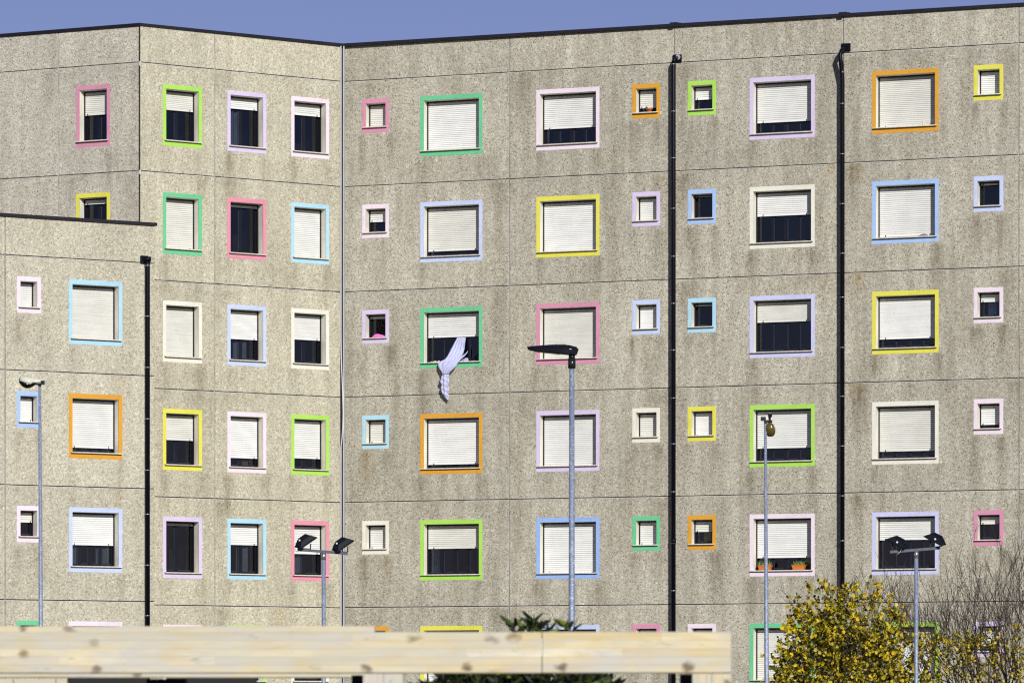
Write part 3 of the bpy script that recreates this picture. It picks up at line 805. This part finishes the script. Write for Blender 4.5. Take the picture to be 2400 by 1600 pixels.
# curtains seen behind panes (parts of the windows)
def curtain(key, x0, x1, z0, z1, mat, y=RS+.17, n=26, lean=0):
    o, w, h, T = WIN[key]; b = MB(); top = []; bot = []
    for i in range(n+1):
        t = i/n; x = x0+(x1-x0)*t; yy = y+.03*math.sin(t*n*.9)
        top.append((x, yy, z1)); bot.append((x+lean, yy, z0))
    b.hull([bot, top], caps=False, sm=True, closed=False); b.build('curtain', mat, o)
def wh(key): return WIN[key][1], WIN[key][2]
w, h = wh(('R', 2, 1)); curtain(('R', 2, 1), -.05, .42, .02, h, M['blue_curtain'])
w, h = wh(('R', 4, 1)); curtain(('R', 4, 1), -w/2+.08, -w/2+.32, .03, h, M['pale_curtain']); curtain(('R', 4, 1), w/2-.22, w/2-.1, .03, h, M['pale_curtain'])
curtain(('R', 4, 1), -w/2+.5, -.16, .03, h, mat_plain('grey_curtain', (.12, .12, .14), .9)); curtain(('R', 4, 1), .3, .52, .03, h, mat_plain('grey_curtain2', (.10, .10, .12), .9))
w, h = wh(('R', 4, 5)); curtain(('R', 4, 5), -w/2+.08, -w/2+.42, .03, h, M['yellow_curtain']); curtain(('R', 4, 5), w/2-.3, w/2-.16, .03, h, M['yellow_curtain'])
M['dim'] = mat_plain('dim_net_curtain', (.075, .085, .10), .9, 0, .3, 6)
M['dimb'] = mat_plain('dim_brown_curtain', (.10, .065, .035), .9, 0, .3, 6)
for key, a, c, mm in ((('R', 2, 5), -.32, .05, 'dimb'), (('R', 2, 5), .35, .65, 'dim'), (('R', 1, 5), .1, .5, 'dim'), (('M', 2, 1), -.2, .25, 'dim'), (('F', 4, 1), .2, .6, 'dim'),
                      (('M', 4, 1), -.1, .3, 'dim'), (('R', 3, 6), -.6, -.1, 'dim'), (('M', 0, 1), -.35, .0, 'dim'), (('M', 4, 2), -.25, .05, 'dim'), (('F', 4, 1), -.6, -.35, 'dim'),
                      (('R', 0, 5), .1, .35, 'dim'), (('R', 2, 7), -.12, .12, 'pale_curtain'), (('R', 4, 7), -.1, .1, 'dim'), (('M', 3, 1), .1, .3, 'dimb'), (('R', 0, 2), -.6, -.3, 'dim'), (('L', 0, 0), -.2, .0, 'dim')):
    w, h = wh(key); curtain(key, max(a, -w/2+.03), min(c, w/2-.03), .03, h, M[mm], n=14)
w, h = wh(('R', 4, 4)); curtain(('R', 4, 4), -.09, .1, .05, h, M['yellow_curtain'], n=10)

# hanging sheet: one cloth pulled through the window, over the sill, knotted below
def sheet():
    key = ('R', 2, 1); o, w, h, T = WIN[key]
    xw = lambda X: (WR.u(960+X/6.03)-(WR.u(985)+WR.u(1130.5))/2)
    Dw = F*FL/WR.s(1060)
    zw = lambda Y: (EYE+(HY-(700+Y/6.03))/F*Dw)-(T.translation.z+bld.location.z)
    # each station: left edge x,y  right edge x,y  outward depth, thickness, fold depth
    hang = [(615, 500, 735, 500, RS+.1, .02, .02), (605, 560, 738, 560, RS+.02, .03, .03), (588, 640, 755, 640, .16, .04, .05), (566, 700, 760, 700, .10, .045, .05), (548, 760, 752, 770, .05, .05, .05),
            (528, 815, 735, 820, .0, .05, .045), (500, 855, 725, 860, -.035, .05, .04), (438, 888, 712, 890, -.09, .05, .04), (424, 915, 705, 925, -.14, .05, .04),
            (436, 960, 690, 965, -.17, .055, .04), (460, 1005, 655, 1005, -.185, .06, .035), (490, 1045, 615, 1040, -.19, .06, .03), (508, 1070, 588, 1068, -.185, .055, .02)]
    tail = [(512, 1055, 583, 1055, -.16, .05, .02), (495, 1085, 586, 1080, -.19, .06, .03), (484, 1115, 592, 1100, -.195, .07, .035), (468, 1170, 598, 1160, -.19, .08, .035), (482, 1230, 588, 1230, -.185, .07, .04), (484, 1300, 592, 1290, -.175, .065, .035),
            (490, 1345, 582, 1350, -.165, .06, .03), (526, 1390, 582, 1395, -.15, .045, .02), (550, 1425, 578, 1425, -.14, .03, .01), (564, 1442, 574, 1442, -.13, .012, .0)]
    wing = [(770, 810, 830, 742, -.02, .012, .012), (745, 822, 828, 765, -.05, .02, .02), (700, 845, 800, 815, -.09, .03, .025), (640, 870, 752, 862, -.13, .04, .03), (560, 920, 722, 912, -.19, .05, .035),
            (520, 970, 690, 965, -.225, .05, .035), (500, 1015, 648, 1012, -.235, .05, .03), (500, 1050, 610, 1048, -.235, .045, .02), (512, 1074, 590, 1072, -.22, .04, .01)]
    foot = [(700, 880, 790, 838, .02, .01, .02), (735, 892, 822, 842, .0, .03, .03), (745, 897, 836, 868, -.01, .035, .03), (748, 899, 836, 893, -.015, .035, .02)]
    b = MB(); n = 60
    for si, sec in enumerate((hang, tail, wing, foot)):
        rings = []; dense = []
        for a, c in zip(sec[:-1], sec[1:]):
            for j in range(4):
                t = j/4; dense.append(tuple(a[i]*(1-t)+c[i]*t for i in range(7)))
        dense.append(sec[-1]); nd = len(dense)
        for ii, (xl, yl, xr, yr, y, th, fd) in enumerate(dense):
            ring = []
            for j in range(n):
                a = 2*math.pi*j/n; ca, sa = math.cos(a), math.sin(a); f = (1+ca)/2
                X = xl+(xr-xl)*f; Y = yl+(yr-yl)*f
                if si == 1:
                    ridge = .35*math.sin(Y*.05+X*.04)+.3*math.sin(Y*.09-X*.05+1)+.35*math.sin(X*.13+.6)
                    X += 5*math.sin(Y*.06)*ca
                else:
                    ph = f*(9 if si == 0 else 7)+.6*math.sin(ii*.35)*f
                    ridge = abs(math.sin(ph*math.pi/2+si))**.6*1.5-.9+.25*math.sin(f*31+ii*.2)
                yy = y+th*sa*.9-fd*ridge*(1 if sa < 0 else .25)
                ring.append((xw(X), yy, zw(Y)))
            rings.append(ring)
        b.hull(rings, sm=True)
    c = b.build('hanging_sheet', M['sheet'], None, mat4=Matrix.Translation(bld.location) @ T)
    tag(c, 'knotted lilac sheet hanging out of the sea green window over its sill', 'sheet')
sheet()

# ------------------------------------------------------------------ street lamps
def pole_obj(root, top, lean, r0, r1, mat=None):
    b = MB(); b.tube([(lean, 0, 0), (lean, 0, .9), (lean*.9, 0, 1.0), (0, 0, top)], [r1*1.25, r1*1.2, r1, r0], 18)
    b.tube([(lean, 0, 0), (lean, 0, .02)], r1*2.2, 18)
    return b.build('pole', mat or M['galv'], root)
def old_head(root, X):
    """streetlight head along -x with a rounded housing above and a deep bowl below"""
    u = .0094/22.4     # outline units
    hx = lambda a: (a-1415)*u; hz = lambda c: (930-c)*u
    # housing: stations along x with top and bottom heights and half widths
    st = [(330, 545, 690, .02), (400, 480, 745, .075), (520, 452, 785, .11), (700, 462, 835, .13), (850, 482, 880, .13), (960, 505, 905, .12),
          (1060, 530, 815, .085), (1250, 580, 805, .06), (1440, 622, 780, .045), (1500, 640, 705, .04), (1670, 668, 702, .035)]
    rings = []
    for (a, t, bt, w) in st:
        zt, zb = hz(t), hz(bt); r = []
        for j in range(14):
            th = math.pi*j/13; r.append((hx(a), -w*math.cos(th), zb+(zt-zb)*max(0,math.sin(th))**.75))
        r += [(hx(a), w*.6, zb-.002), (hx(a), -w*.6, zb-.002)]
        rings.append([X @ Vector(p) for p in r])
    b = MB(); b.hull(rings, sm=True); hd = b.build('lamp_head', M['white_lum'], root)
    rings = []; st = [(318, 705, 730, .02), (345, 720, 830, .07), (450, 745, 955, .1), (560, 775, 1045, .118), (700, 815, 1105, .122), (850, 862, 1100, .115), (1000, 880, 1040, .095), (1100, 870, 980, .06), (1160, 860, 935, .03)]
    for (a, t, bt, w) in st:
        zt, zb = hz(t), hz(bt)
        rings.append([X @ Vector((hx(a), w*math.cos(math.pi*j/11), zt-(zt-zb)*max(0,math.sin(math.pi*j/11))**.8)) for j in range(12)])
    b = MB(); b.hull(rings, sm=True); b.build('bowl', M['bowl'] if X.is_identity else M['amber'], hd)
    b = MB(); b.box(hx(1480), hx(1660), -.045, .045, hz(912), hz(704), 0, X)
    b.tube([X @ Vector((hx(1040), 0, hz(880))), X @ Vector((hx(1485), 0, hz(872)))], .021, 10)
    b.build('arm', M['black'], root)
    b = MB(); b.tube([X @ Vector((hx(345), -.03, hz(640))), X @ Vector((hx(345), -.075, hz(640)))], .012, 8)
    b.build('latch', M['black'], hd)
M['amber'] = mat_plain('amber_bowl', (.10, .07, .012), .14, 0, .2, 6, spec=.9)
D1 = 94.0
p = at(93.2, 902, D1)
l1 = empty('street_lamp', (p.x, p.y, 0), 'street lamp with pale rounded head and dark bowl, left of the others', 'street lamp')
pole_obj(l1, p.z, .038, .030, .056)
b = MB(); b.tube([(0, 0, p.z-.03), (0, 0, p.z+.02)], .034, 14); b.build('collar', M['black'], l1)
r_ = Matrix.Translation((0, 0, p.z)); l1h = empty('head_mount', (0, 0, 0), None, None)
bpy.data.objects.remove(l1h)
def head_on(root, z, X, rot=None):
    n0 = set(o.name for o in COL.objects)
    old_head(root, X)
    for o in list(COL.objects):
        if o.name not in n0 and o.parent is root:
            o.matrix_local = Matrix.Translation((0, 0, z)) @ (rot if rot else Matrix.Identity(4))
head_on(l1, p.z, Matrix.Identity(4))
D3 = 98.0
p = at(1793.8, 990, D3)
l3 = empty('street_lamp', (p.x, p.y, 0), 'thin street lamp whose amber head droops straight down in front of the lime green window', 'street lamp')
pole_obj(l3, p.z, .04, .030, .060)
X3 = Matrix.Scale(1.0001, 4)
# long axis swung down, bowl turned towards the street and the sun
rot3 = Matrix.Translation((.10, -.06, .10)) @ Matrix.Rotation(R_(-100), 4, 'Z') @ Matrix.Rotation(R_(-80), 4, 'Y') @ Matrix.Scale(.95, 4)
head_on(l3, p.z, X3, rot3)
b = MB(); b.box(-.105, .01, -.05, .05, .04, .13); b.box(-.03, .035, -.045, .045, -.02, .06); b.box(.03, .16, -.04, .04, .015, .055)
b.build('bracket', M['black'], l3, loc=(0, 0, p.z))
b = MB(); b.hull([[(.03+dx, dy, .06) for dx, dy in ((-.02, -.03), (.04, -.03), (.04, .03), (-.02, .03))], [(.03+dx, dy, .15) for dx, dy in ((-.03, -.02), (.02, -.02), (.02, .02), (-.03, .02))]])
b.build('hinge_cover', M['white_lum'], l3, loc=(0, 0, p.z))

# flat modern lamp
D2 = 64.0; k2 = D2/F/11.2
p = at(1200+1570/11.2, 780+895/11.2, D2)
l2 = empty('street_lamp', (p.x, p.y, 0), 'tall galvanised street lamp with a flat black head, nearest the middle', 'street lamp')
hx = lambda a: (a-1570)*k2; hz = lambda c: (895-c)*k2
pole_obj(l2, p.z, -.003, .038, .0505)
b = MB(); b.tube([(0, 0, -.02), (0, 0, hz(670))], .0575, 20); b.tube([(0, 0, hz(672)), (0, 0, hz(575))], .048, 16)
c_ = b.build('collar', mat_plain('satin_sleeve', (.05, .05, .05), .22, .7, .1, 4), l2, loc=(0, 0, p.z))
st = [(395, 366, 372, .025), (420, 362, 440, .07), (620, 345, 488, .105), (850, 328, 512, .125), (1050, 314, 528, .14), (1370, 314, 560, .15), (1500, 330, 575, .14), (1690, 370, 582, .10), (1712, 400, 545, .085), (1745, 438, 450, .06)]
rings = []
for (a, t, bt, w) in st:
    zt, zb = hz(t), hz(bt); zm = zt*.45+zb*.55
    rings.append([(hx(a), -w*.55, zt), (hx(a), -w, zm+.006), (hx(a), -w*.9, zb+.004), (hx(a), -w*.5, zb), (hx(a), w*.5, zb), (hx(a), w*.9, zb+.004), (hx(a), w, zm+.006), (hx(a), w*.55, zt)])
b = MB(); b.hull(rings); hd = b.build('lamp_head', M['black'], l2, loc=(0, 0, p.z))
b = MB()
for i in range(14): xx = hx(1130+i*22); b.box(xx, xx+.004, -.085, .085, hz(345), hz(300))
b.build('cooling_fins', M['black'], hd)
b = MB(); b.hull([[(hx(640), -.07, hz(493)), (hx(1260), -.085, hz(556)), (hx(1260), .085, hz(556)), (hx(640), .07, hz(493))],
                  [(hx(640), -.07, hz(497)), (hx(1260), -.085, hz(560)), (hx(1260), .085, hz(560)), (hx(640), .07, hz(497))]])
b.build('light_panel', mat_plain('led_lens', (.10, .13, .02), .3), hd)
b = MB(); b.box(hx(1500), hx(1560), -.135, -.128, hz(452), hz(436)); b.build('clip', M['bolt'], hd)

# twin floodlight posts
def flood(root, X, name='floodlight', aim=1):
    """X: light's own frame, front glass looking along -z, hinge along y"""
    b = MB(); T = lambda pts: [X @ Vector(q) for q in pts]
    rc = lambda w, d, z, ox=0: [(-w+ox, -d, z), (w+ox, -d, z), (w+ox, d, z), (-w+ox, d, z)]
    b.hull([T(rc(.23, .15, 0)), T(rc(.23, .15, .022)), T(rc(.215, .138, .03)), T(rc(.12, .11, .125)), T(rc(.10, .09, .135))])
    for i in range(5): yy = -.08+.04*i; b.box(-.10, .11, yy-.005, yy+.005, .13, .155, 0, X)
    b.box(*((-.21, -.10) if aim > 0 else (.09, .185)), -.06, .06, .02, .11, 0, X)
    o = b.build(name, M['black'], root)
    g = MB(); g.box(-.175, .175, -.13, .13, -.006, 0, 0, X); g.build('front_glass', M['bowl'], o)
    return o
def flood_post(px, py, D, tilt, aim, label, second_cable):
    p = at(px, py, D); k = D/F/11.2
    r = empty('floodlight_post', (p.x, p.y, 0), label, 'floodlight post', 'twin floodlight posts')
    pole_obj(r, p.z-.15, 0, .044, .046)
    b = MB(); b.tube([(0, 0, p.z-.18), (0, 0, p.z-.02)], .050, 16); b.build('sleeve', M['chrome'], r)
    Xb = Matrix.Translation((0, 0, p.z)) @ Matrix.Rotation(R_(tilt), 4, 'Y')
    b = MB(); b.box(-.58, .53, -.035, .035, -.03, .03, 0, Xb); b.build('crossbar', M['steelbar'], r)
    for cxx in (-.42, .40) if aim > 0 else (-.40, .44):
        Xc = Xb @ Matrix.Translation((cxx, 0, 0))
        zh = .165
        Xf = Xc @ Matrix.Translation((.02*aim, 0, zh)) @ Matrix.Rotation(R_(24 if aim > 0 else -26), 4, 'Z') @ Matrix.Rotation(R_(-38 if aim > 0 else 31), 4, 'Y') @ Matrix.Rotation(R_(10 if aim > 0 else 4), 4, 'X')
        f = flood(r, Xf, aim=aim)
        b = MB()
        b.box(-.135, -.11, -.02, .02, .03, zh+.04, 0, Xc); b.box(.11, .135, -.02, .02, .03, zh-.01, 0, Xc); b.box(-.135, .135, -.02, .02, .03, .042, 0, Xc)
        b.build('bracket', M['black'], f)
        b = MB(); q = Xc @ Vector((-.12 if aim > 0 else -.02, -.155, zh+.035)); b.tube([q+Vector((0, .04, 0)), q], .021, 10); b.build('bolt', M['bolt'], f)
        b = MB()
        if aim > 0 and cxx < 0: pts = [(-.15, -.03, zh-.03), (-.215, -.04, zh-.08), (-.22, -.04, .02), (-.17, -.04, -.055), (-.12, -.03, -.05)]; rr = .004; mm = M['steelbar']
        elif aim > 0: pts = [(-.09, -.04, zh-.04), (-.04, -.05, .09), (-.02, -.05, .02)]; rr = .005; mm = M['black']
        elif cxx < 0: pts = [(.12, -.12, zh-.02), (.10, -.13, .08), (.03, -.12, -.02), (-.06, -.06, -.09)]; rr = .008; mm = M['cable_w']
        else: pts = [(.05, -.1, zh+.02), (.09, -.11, zh), (.10, -.09, .1), (.09, -.04, .03)]; rr = .007; mm = M['cable_w']
        b.tube([Xc @ Vector(q) for q in pts], rr, 6); b.build('cable', mm, f)
    return r
flood_post(758.5, 1292, 94, 4.7, 1, 'post with two black floodlights aimed right, left of the white corner strips', True)
flood_post(2147.5, 1288, 94, -4.6, -1, 'post with two black floodlights aimed left, beside the autumn tree', False)

# ------------------------------------------------------------------ timber frame in the foreground
DW = 20.4
tf = empty('timber_frame', (at(1000, 1500, DW).x, DW, 0), 'pale laminated timber frame of beam and posts crossing the foreground', 'timber frame')
def wx(x, D=DW): return (x-CX)/F*D-tf.location.x
def wz(y, D=DW): return EYE+(HY-y)/F*D
def beam(x0, x1, yt, yb, D, dep, name, mat, zo=None):
    b = MB(); zt, zb = wz(yt, D), wz(yb, D); c = .006
    a0, a1 = wx(x0, D), wx(x1, D)
    rings = [[(a0, 0, c), (a0, c, 0), (a0, dep, 0), (a0, dep, zt-zb), (a0, c, zt-zb), (a0, 0, zt-zb-c)],
             [(a1, 0, c), (a1, c, 0), (a1, dep, 0), (a1, dep, zt-zb), (a1, c, zt-zb), (a1, 0, zt-zb-c)]]
    b.hull(rings)
    return b.build(name, mat, tf, loc=(0, D-DW, zb))
beam(-600, 1269.5, 1480, 1577, DW, .16, 'beam', M['wood'])
beam(1271.5, 1713, 1479.5, 1576.5, DW, .16, 'beam', M['wood'])
beam(-600, 878, 1466.5, 1587.5, DW+2.2, .12, 'rear_beam', M['wood'])
def post(x0, x1, yt, D, dep, mat, name='post'):
    b = MB(); b.box(wx(x0, D), wx(x1, D), 0, dep, 0, wz(yt, D)); return b.build(name, mat, tf, loc=(0, D-DW, 0))
def wpost(x0, x1, name='post'):
    D = DW+.01; b = MB(); m_ = (x0+x1)/2; h = wz(1577.5, D)
    b.box(0, h, 0, .12, wx(x0, D), wx(m_, D)-.001); b.box(0, h, 0, .12, wx(m_, D)+.001, wx(x1, D))
    # laminations run with the post, so it is modelled lying and stood up
    X = Matrix(((0, 0, 1, 0), (0, 1, 0, D-DW), (1, 0, 0, 0), (0, 0, 0, 1)))
    return b.build(name, M['wood'], tf, mat4=X)
wpost(851, 945); wpost(1623, 1713)
post(824, 852, 1581, DW+.5, .15, M['shade_dark'], 'rear_post'); post(1596, 1625, 1579, DW+.5, .15, M['shade_dark'], 'rear_post')
post(343, 434, 1590, DW+2.6, .15, M['shade_dark'], 'rear_post'); post(-300, -200, 1590, DW+2.6, .15, M['shade_dark'], 'rear_post')
b = MB(); D = DW+3.2; zt = wz(1589.5, D)
for i in range(3):
    x0 = [-140, 33, 133][i]; x1 = [30, 130, 157][i]
    b.box(wx(x0, D), wx(x1, D), 0, .04, .3, zt)
b.build('board', M['wood'], tf, loc=(0, D-DW, 0))
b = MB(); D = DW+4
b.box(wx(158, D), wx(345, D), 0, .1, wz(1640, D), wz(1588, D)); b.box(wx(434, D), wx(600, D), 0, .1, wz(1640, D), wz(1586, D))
b.build('shaded_rail', M['shade_dark'], tf, loc=(0, D-DW, 0))

# ------------------------------------------------------------------ plants
def leaf_quads(b, p, d, L, Wd, q):
    d = d.normalized(); s = d.cross(Vector((q.uniform(-1, 1), q.uniform(-1, 1), q.uniform(-1, 1))))
    if s.length < 1e-3: return
    s.normalize(); s *= Wd/2; n = d.cross(s).normalized()*L*.12
    i = len(b.v); b.v += [tuple(p), tuple(p+d*L*.35+s+n), tuple(p+d*L*.8+s*.7+n*.5), tuple(p+d*L), tuple(p+d*L*.8-s*.7+n*.5), tuple(p+d*L*.35-s+n)]
    b.f.append((i, i+1, i+2, i+3, i+4, i+5)); b.m.append(0); b.sm.append(False)
def grow(b, tips, p, d, L, r, depth, q, up=.25, spread=.55, nseg=4, kids=(2, 3), shrink=.72, minr=.0045, wob=.12):
    path = [p]; rad = [r]
    for i in range(nseg):
        d = (d+Vector((q.gauss(0, wob), q.gauss(0, wob), q.gauss(0, wob)+up*.2))).normalized()
        p = p+d*L/nseg; path.append(p.copy()); rad.append(max(minr, r*(1-.38*(i+1)/nseg)))
    b.tube(path, rad, 5 if r > .012 else 3, caps=False)
    tips.append((depth, path))
    if depth == 0: return
    for j in range(q.randint(*kids)):
        k = q.randint(1, nseg) if j else nseg
        dd = (d+Vector((q.gauss(0, spread), q.gauss(0, spread), q.gauss(0, spread*.5)+up))).normalized()
        grow(b, tips, path[k], dd, L*q.uniform(shrink-.1, shrink+.08), rad[k]*.72, depth-1, q, up, spread, nseg, kids, shrink, minr, wob)

def yellow_tree():
    D = 100.0; c = at(1965, 1600, D)
    r = empty('autumn_tree', (c.x, D, 0), 'dense young tree with yellow autumn leaves beside the right floodlight post', 'tree')
    q = random.Random(21); b = MB(); tips = []
    b.tube([(0, 0, 0), (.03, 0, .5), (0, .02, .9)], [.085, .075, .07], 10)
    for i in range(9):
        a = 6.283*i/9+q.uniform(-.3, .3)
        grow(b, tips, Vector((0, .02, .8+.1*q.random())), Vector((math.cos(a)*.75, math.sin(a)*.75, q.uniform(.5, 1.4))), 1.15, .032, 4, q, .2, .5, 4, (2, 3), .74, .004)
    b.build('trunk', M['bark2'], r)
    # crown: lobes over the real outline, leaves clustered on shoots
    lob = [(0, 0, 1.85, 1.55, 1.3), (-.35, 0, 3.6, .5, .5), (-.75, -.1, 1.2, 1.1, .95), (.95, .1, 1.5, 1.05, 1.0), (-.62, .05, 2.95, .62, .75), (-.85, 0, 3.3, .3, .35), (.45, 0, 3.15, .95, .80), (.25, -.2, 3.72, .42, .35),
           (-1.35, 0, 1.75, .5, .35), (1.45, 0, 2.6, .5, .5), (1.85, 0, 1.5, .75, .65), (1.1, 0, 3.0, .45, .5), (-.15, .2, 2.6, .9, .9), (.95, 0, 3.3, .5, .5), (-1.3, 0, 1.0, .75, .6)]
    b = MB(); shoots = MB(); q = random.Random(5)
    wts = [l[3]**2*l[4] for l in lob]
    for _ in range(2700):
        lx, ly, lz, rx, rz = q.choices(lob, wts)[0]
        while True:
            v = Vector((q.uniform(-1, 1), q.uniform(-1, 1), q.uniform(-1, 1)))
            if v.length < 1: break
        rr = v.length**.5; v = v.normalized()*rr*q.choice((1, 1, 1.05, 1.16, 1.3))
        p = Vector((lx+v.x*rx, ly+v.y*rx*.9, lz+v.z*rz))
        if p.z < .35: continue
        d = Vector((v.x, v.y, v.z*.6+.5)).normalized()
        L = q.uniform(.15, .34); shoots.tube([p-d*L*.7, p+d*L*.3], [.005, .003], 3, caps=False)
        for j in range(q.randint(4, 9)):
            t = q.uniform(-.6, .35); pp = p+d*L*t
            dd = Vector((q.gauss(0, 1), q.gauss(0, 1), q.gauss(-.25, .8)))
            sz = q.uniform(.045, .11); leaf_quads(b, pp, dd, sz, sz*.85, q)
    for m_ in (b, shoots): m_.v = [(x*1.06-.03, y, z*1.125) for x, y, z in m_.v]
    cr = b.build('crown', M['leaf_yellow'], r); shoots.build('twigs', M['bark2'], r)
yellow_tree()
def bare(px, D, seed, stems, hgt, label, nleaf, lean=(0, 0), zleaf=3.0, fan=.5, depth=5):
    c = at(px, 1600, D); r = empty('bare_tree', (c.x, D, 0), label, 'tree')
    q = random.Random(seed); b = MB(); tips = []
    for i in range(stems):
        a = 6.283*i/stems+q.uniform(-.5, .5)
        d0 = Vector((math.cos(a)*fan+lean[0], math.sin(a)*fan*.5, 1.0)).normalized()
        grow(b, tips, Vector((math.cos(a)*.06, math.sin(a)*.06, 0)), d0, hgt*.36, .050, depth, q, .20, .36, 4, (2, 3), .72, .0042, .10)
    # scale so the tallest twig reaches the photographed height
    mz = sorted(p[-1].z for _, p in tips)[int(len(tips)*.985)]; k = hgt/mz
    b.v = [(x*(.6+.4*k), y*(.6+.4*k), z*k) for x, y, z in b.v]
    b.build('trunk', M['bark'], r)
    if nleaf:
        lf = MB(); cand = []
        for dp, path in tips:
            if dp <= 3:
                for p_ in path: 
                    if .6 < p_.z*k < zleaf: cand.append(Vector((p_.x*(.6+.4*k), p_.y*(.6+.4*k), p_.z*k)))
        for _ in range(nleaf):
            if not cand: break
            p_ = q.choice(cand)
            if q.random() < (p_.z-1.5)/(zleaf-1.3)*.8: continue
            for j in range(q.randint(1, 3)):
                sz = q.uniform(.05, .085)
                leaf_quads(lf, p_+Vector((q.gauss(0, .04), q.gauss(0, .04), q.gauss(0, .04))), Vector((q.gauss(0, 1), q.gauss(0, 1), q.gauss(-.3, .7))), sz, sz*.85, q)
        lf.build('crown', M['leaf_yellow'], r)
bare(2000, 103.5, 31, 7, 4.95, 'leafless tree whose bare twigs rise behind the yellow tree', 0, fan=.5)
bare(2262, 101, 12, 8, 4.75, 'thin tree with bare upper twigs and sparse yellow leaves, just right of the yellow tree', 2600, zleaf=3.4, fan=.42)
bare(2392, 101.5, 77, 12, 5.8, 'tall bare-twigged tree with a few yellow leaves, at the right edge of the picture', 1100, zleaf=3.6, fan=.48)

def laurel():
    D = 24.0; c = at(1225, 1560, D)
    r = empty('evergreen_shrub', (c.x, D, 0), 'dark glossy evergreen shrub behind the timber beam, its tips showing above it', 'shrub')
    q = random.Random(9); b = MB(); t = MB()
    t.tube([(0, 0, 0), (.02, 0, .5), (0, 0, 1.1)], [.04, .035, .025], 8)
    lob = [(0, 0, 1.35, .62, .55), (.0, 0, 1.70, .42, .20), (-.35, 0, 1.5, .3, .34), (.4, 0, 1.5, .3, .30), (0, 0, .75, .5, .5)]
    def sprig(p, d, n, L):
        t.tube([p-d*.12, p, p+d*.06], [.005, .004, .003], 4, caps=False)
        for j in range(n):
            a = j*2.4; s = Vector((math.cos(a), math.sin(a)*.7, .55+.25*q.random()))
            leaf_quads(b, p+d*(.05*j/n-.02), s, L*q.uniform(.8, 1.1), L*.3, q)
    for _ in range(900):
        lx, ly, lz, rx, rz = q.choice(lob)
        v = Vector((q.gauss(0, 1), q.gauss(0, 1), q.gauss(0, 1))).normalized()*(q.random()**.35)
        p = Vector((lx+v.x*rx, ly+v.y*rx, lz+v.z*rz)); sprig(p, Vector((v.x*.5, v.y*.5, 1)).normalized(), 6, .085)
    for (px, py) in ((1205, 1460), (1228, 1462), (1246, 1456), (1256, 1448), (1266, 1462), (1280, 1468), (1326, 1464), (1336, 1460), (1215, 1476), (1240, 1474), (1262, 1474)):
        P = at(px, py+14, D)-Vector((c.x, D, 0)); P.y = q.uniform(-.05, .1)
        sprig(P, Vector((q.uniform(-.3, .3), 0, 1)).normalized(), 5, .09)
    b.build('crown', M['leaf_dark'], r); t.build('trunk', M['bark2'], r)
laurel()

# ------------------------------------------------------------------ ground
def mat_ground(name, c, s):
    m, nt, b_ = newmat(name); co = objco(nt)
    f = ramp(nt, noise(nt, co, s, 6, .7), [(.3, .75), (.7, 1.15)])
    nt.links.new(mixc(nt, c, f, 1, 'MULTIPLY'), b_.inputs['Base Color']); b_.inputs['Roughness'].default_value = .95
    bump(nt, b_, noise(nt, co, s*20, 3), .5, .01); return m
b = MB(); b.quad([(-3000, -3000, 0), (3000, -3000, 0), (3000, 4000, 0), (-3000, 4000, 0)])
g = b.build('ground', mat_ground('grass_ground', (.085, .085, .06), .6)); g['kind'] = 'structure'
b = MB(); b.quad([(-60, 30, .004), (60, 30, .004), (60, 90, .004), (-60, 90, .004)])
g = b.build('road', mat_ground('asphalt', (.05, .05, .052), 1.2)); g['kind'] = 'structure'
b = MB(); b.box(-60, 60, 90, 92.5, .0, .13); b.box(-60, 60, 27.5, 30, 0, .13)
g = b.build('pavement', mat_ground('paving', (.26, .25, .23), 2)); g['kind'] = 'structure'

# ------------------------------------------------------------------ light, sky, camera
AZ, EL = 14.5, 21.5       # sun: degrees to the right of straight behind the camera
sd = Vector((math.sin(R_(AZ))*math.cos(R_(EL)), -math.cos(R_(AZ))*math.cos(R_(EL)), math.sin(R_(EL))))
L = bpy.data.lights.new('sun', 'SUN'); L.energy = 4.9; L.angle = R_(.5); L.color = (1, .975, .925)
so = bpy.data.objects.new('sun', L); COL.objects.link(so); so.rotation_euler = sd.to_track_quat('Z', 'Y').to_euler()
w = bpy.data.worlds.new('World'); S.world = w; w.use_nodes = True; nt = w.node_tree
bg = nt.nodes['Background']; sky = N(nt, 'ShaderNodeTexSky'); sky.sky_type = 'NISHITA'; sky.sun_disc = False
sky.sun_elevation = R_(EL); sky.sun_rotation = math.pi-R_(AZ); sky.altitude = 0
sky.air_density = 1.0; sky.dust_density = 0.0; sky.ozone_density = 4.0
tint = mixc(nt, sky.outputs[0], (1.0, .74, .97), 1.0, 'MULTIPLY')   # a drier, more violet autumn blue
nt.links.new(tint, bg.inputs[0]); bg.inputs[1].default_value = .067

cam = bpy.data.cameras.new('camera'); co_ = bpy.data.objects.new('camera', cam); COL.objects.link(co_)
co_.location = (0, 0, EYE); co_.rotation_euler = (R_(90), 0, 0)
cam.sensor_width = 36; cam.lens = 150; cam.shift_x = 0; cam.shift_y = (HY-800)/2400
cam.clip_start = .5; cam.clip_end = 9000
cam.dof.use_dof = True; cam.dof.focus_distance = 118; cam.dof.aperture_fstop = 8.5
S.camera = co_
try: S.cycles.filter_width = 1.2
except Exception: pass
S.view_settings.view_transform = 'Standard'; S.view_settings.look = 'None'
S.view_settings.exposure = 0; S.view_settings.gamma = 1
